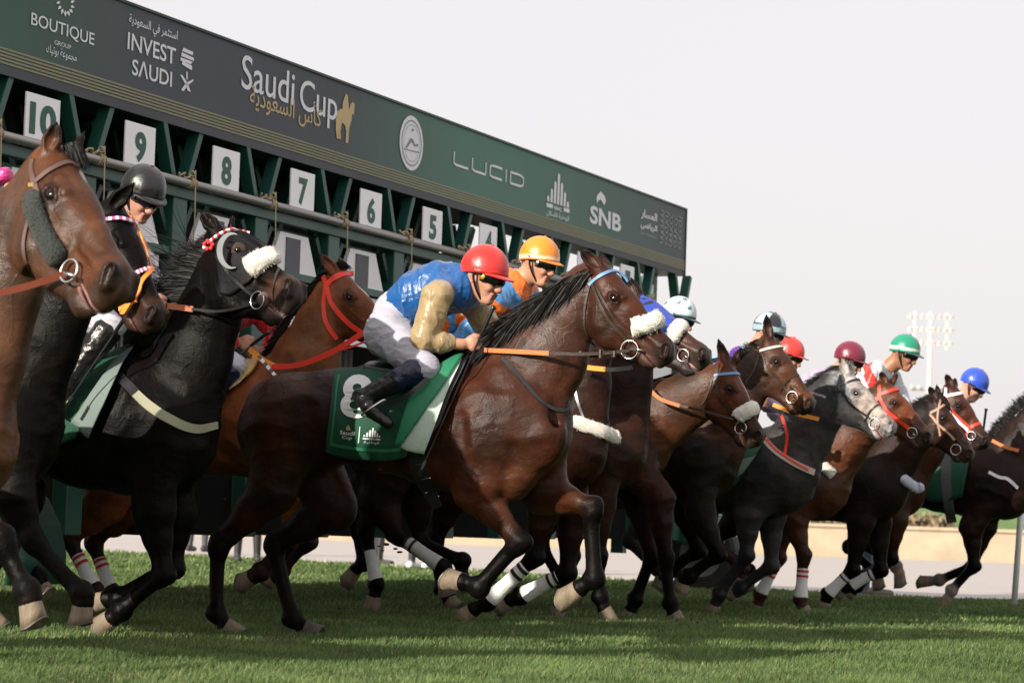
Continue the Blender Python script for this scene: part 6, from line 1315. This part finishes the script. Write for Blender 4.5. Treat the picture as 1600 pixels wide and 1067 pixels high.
rider(frM, dict(label='jockey in emerald green cap with white band and white silks with a red shoulder', head=(1413, 552), neck=(1388, 576), pitch=22, yaw=10, hh=.27, torso=[(1305, 632, 22), (1338, 606, 26), (1370, 588, 24)], silk=(.55, .57, .64), cfun=lambda P, C, f: np.where((np.abs((P - frM.pt(1362, 590, -.2)) @ unit(frM.R * .85 + UZ * .5)) < .045)[:, None] & (((P - frM.pt(1362, 590)) @ frM.L) < .05)[:, None], V(.70, .04, .03), C), armr=[(1368, 582), (1348, 622), (1378, 640), (1390, 645)], arml=[(1395, 590), (1410, 630), (1400, 645), (1404, 648), .1], helmet=gcap, peak=(.02, .06, .04), cuff=.5, seed=23, skin=(.34, .16, .09)), h=.008)
frN = Frame(10.3)
HN = horse(frN, dict(relief=.006, label='black-brown horse at the right edge, head out of frame, green cloth with grey girth', coat=(.022, .012, .010), leg=BLK, dark=BLK, upper=(.022, .012, .010), neckc=(.028, .017, .014), face=(.03, .016, .012),
  trunk=[(1568, 760, 52, .8), (1535, 752, 60, .72), (1480, 744, 56, .74), (1430, 742, 50, .86), (1390, 746, 48, 1.), (1368, 754, 46, .9)],
  neck=[(1580, 728, 50, .58), (1605, 690, 42, .55), (1635, 650, 36, .6), (1665, 618, 32, .7)],
  head=[(1690, 580), (1760, 660)], ears=[(1672, 560), (1690, 562)], shoulder=(1555, 755), hip=(1378, 750),
  legs=dict(fr=[(1518, 822), (1522, 884), (1487, 922), (1480, 934), (1470, 951), {'sock': (.45, .36, .30), 'm': .95}], fl=[(1538, 822), (1518, 886), (1468, 906), (1456, 907), (1433, 909), {'sock': (.35, .28, .24), 'm': .95}], hr=[(1395, 800), (1352, 850), (1400, 884), (1405, 894), (1407, 918), {'sock': (.40, .32, .27)}], hl=[(1375, 800), (1326, 855), (1368, 894), (1372, 902), (1374, 922)])), h=.013, hh=.012)
mane(HN, 1500, [(1640, 608), (1600, 632), (1565, 668), (1548, 690)], [(-10, -16), (-16, -18), (-16, -14), (-14, -6)], lat=(-.04, .04))
strap(HN, [(1545, 738), (1562, 746), (1574, 748), (1590, 762)], .028, WB, 'breastplate', .006, lift=.008); patch(HN, 0, 0, 0, 0, CLOTH, 'saddle_cloth', nu=18, nv=14, lift=.02, edge=([(1436, 705), (1460, 702), (1490, 700), (1520, 700)], [(1436, 776), (1460, 782), (1485, 780), (1505, 774)]))
strap(HN, [(1478, 705), (1480, 750), (1484, 790), (1488, 812)], .09, mat('grey_girth', (.10, .10, .105), .7), 'girth', .006, lift=.03)
rein(frN, [(1550, 688, -.18), (1570, 698, -.18), (1592, 704, -.18)], .03, RUBBER_O, 'rubber_rein', HN.o)
rider(frN, dict(label='jockey in royal blue cap at the right, head bowed low', head=(1521, 602), neck=(1502, 626), pitch=34, yaw=8, hh=.26, torso=[(1440, 690, 18), (1462, 668, 20), (1486, 646, 19)], silk=(.02, .05, .3), armr=[(1484, 652), (1490, 685), (1520, 690), (1532, 690)], arml=None, helmet=(.02, .075, .50), peak=(.02, .06, .42), seed=25, skin=(.58, .30, .22)), h=.009)
whip(frN, (1541, 638), (1534, 690), 'short black whip standing up in front of the blue capped jockey', lat=(-.1, -.1), grip=.3)
# ------------------------------------------------------------ attendants standing behind the gate
def attendant(px, py, trous, top, shoe, label, turn=0.):
    b = at_z(px, py); B = Body(); f = unit(V(math.cos(turn), math.sin(turn), 0)); s = V(-f[1], f[0], 0); sk = SKIN
    for k in (-1, 1):
        B.chain([(b + s * .10 * k + UZ * .92, .095), (b + s * .11 * k + UZ * .50 + f * .02, .062), (b + s * .12 * k + UZ * .10, .042)], k=.04, cols=[trous] * 3)
        B.chain([(b + s * .12 * k + UZ * .05 - f * .04, .045), (b + s * .13 * k + UZ * .04 + f * .15, .038)], k=.02, cols=[shoe, shoe])
        B.chain([(b + s * .19 * k + UZ * 1.42, .06), (b + s * .25 * k + UZ * 1.12, .047), (b + s * .22 * k + UZ * .88 + f * .08, .034)], k=.03, cols=[top, top, sk]); h0 = b + s * .22 * k + UZ * .84 + f * .09
        B.cap(h0, h0 - UZ * .06, .036, n=s, sq=.5, k=.01, ca=sk)
        for i in range(4): B.chain([(h0 - UZ * .06 + f * (.024 - .016 * i), .0095), (h0 - UZ * .11 + f * (.026 - .016 * i) , .0085), (h0 - UZ * .135 + f * (.018 - .016 * i), .0075)], k=.003, cols=[sk] * 3)
        B.cap(h0 + f * .03, h0 + f * .055 - UZ * .05, .011, k=.008, ca=sk)
    B.chain([(b + UZ * .98, .14), (b + UZ * 1.2, .14), (b + UZ * 1.38, .155)], n=f, sq=.75, k=.05, cols=[trous, top, top]); B.cap(b + UZ * 1.4, b + UZ * 1.55, .062, .055, k=.03, ca=sk)
    B.cap(b + UZ * 1.64, b + UZ * 1.70, .085, .095, k=.02, ca=sk, cb=(.03, .02, .015)); B.cap(b + UZ * 1.62 + f * .085, b + UZ * 1.60 + f * .10, .016, k=.01, ca=sk)
    P, Fc = B.mesh(.013); C = B.colors(P, .006); o = mesh_obj('person', P, Fc, skin_mat(), colors=C, origin=b); tag(o, label, 'attendant', 'attendants behind the gate')
dt = (.02, .02, .024)
attendant(92, 862, dt, (.03, .09, .06), (.5, .5, .5), 'attendant behind the gate in dark trousers and pale trainers, leftmost', .4)
attendant(308, 862, (.05, .05, .055), (.03, .09, .06), (.02, .02, .02), 'attendant behind the gate in dark grey trousers and black boots', 1.2)
attendant(386, 880, dt, (.03, .09, .06), (.03, .03, .03), 'attendant behind the gate in black boots, beside the front horse\'s nearest hind leg', 1.9)
attendant(590, 884, dt, (.10, .10, .11), (.10, .09, .085), 'attendant behind the gate in black trousers, between the front horse\'s hind and forelegs', .2)
attendant(655, 890, dt, (.03, .09, .06), (.75, .75, .75), 'attendant behind the gate in white shoes', .9)
attendant(1360, 932, (.05, .085, .15), (.10, .13, .2), (.12, .10, .08), 'attendant in blue jeans standing on the road at the right', .3)
# clods thrown up by the hooves
for i, (x, y, r) in enumerate(((592, 853, .012), (604, 850, .020), (618, 857, .016), (625, 862, .018), (598, 860, .011), (612, 878, .010), (640, 860, .009), (350, 780, .014), (20, 940, .010), (960, 927, .008), (120, 1000, .012), (98, 985, .009), (330, 1002, .012), (318, 985, .008), (408, 930, .008), (530, 950, .011), (556, 975, .009), (505, 1003, .010), (702, 985, .012), (690, 965, .008), (742, 992, .009), (850, 965, .010), (1030, 985, .009), (1090, 972, .010), (1160, 965, .008), (1275, 975, .009), (655, 905, .008), (675, 940, .010))):
    c = Frame(2.2).pt(x, y); mb = MB(); mb.ball(c, (r, r * .7, r * .45), n=8, m=5); mb.v = [tuple(V(*v) + (V(*v) - c) * .35 * mnoise.noise(Vector(V(*v) * 60))) for v in mb.v]; o = mb.build('turf_clod', mat_once('soil', (.03, .022, .014), .95, bump=.5), None, smooth=False); tag(o, 'small dark clod of turf flying up between the horses\' legs', 'clod', 'clods of turf in the air')
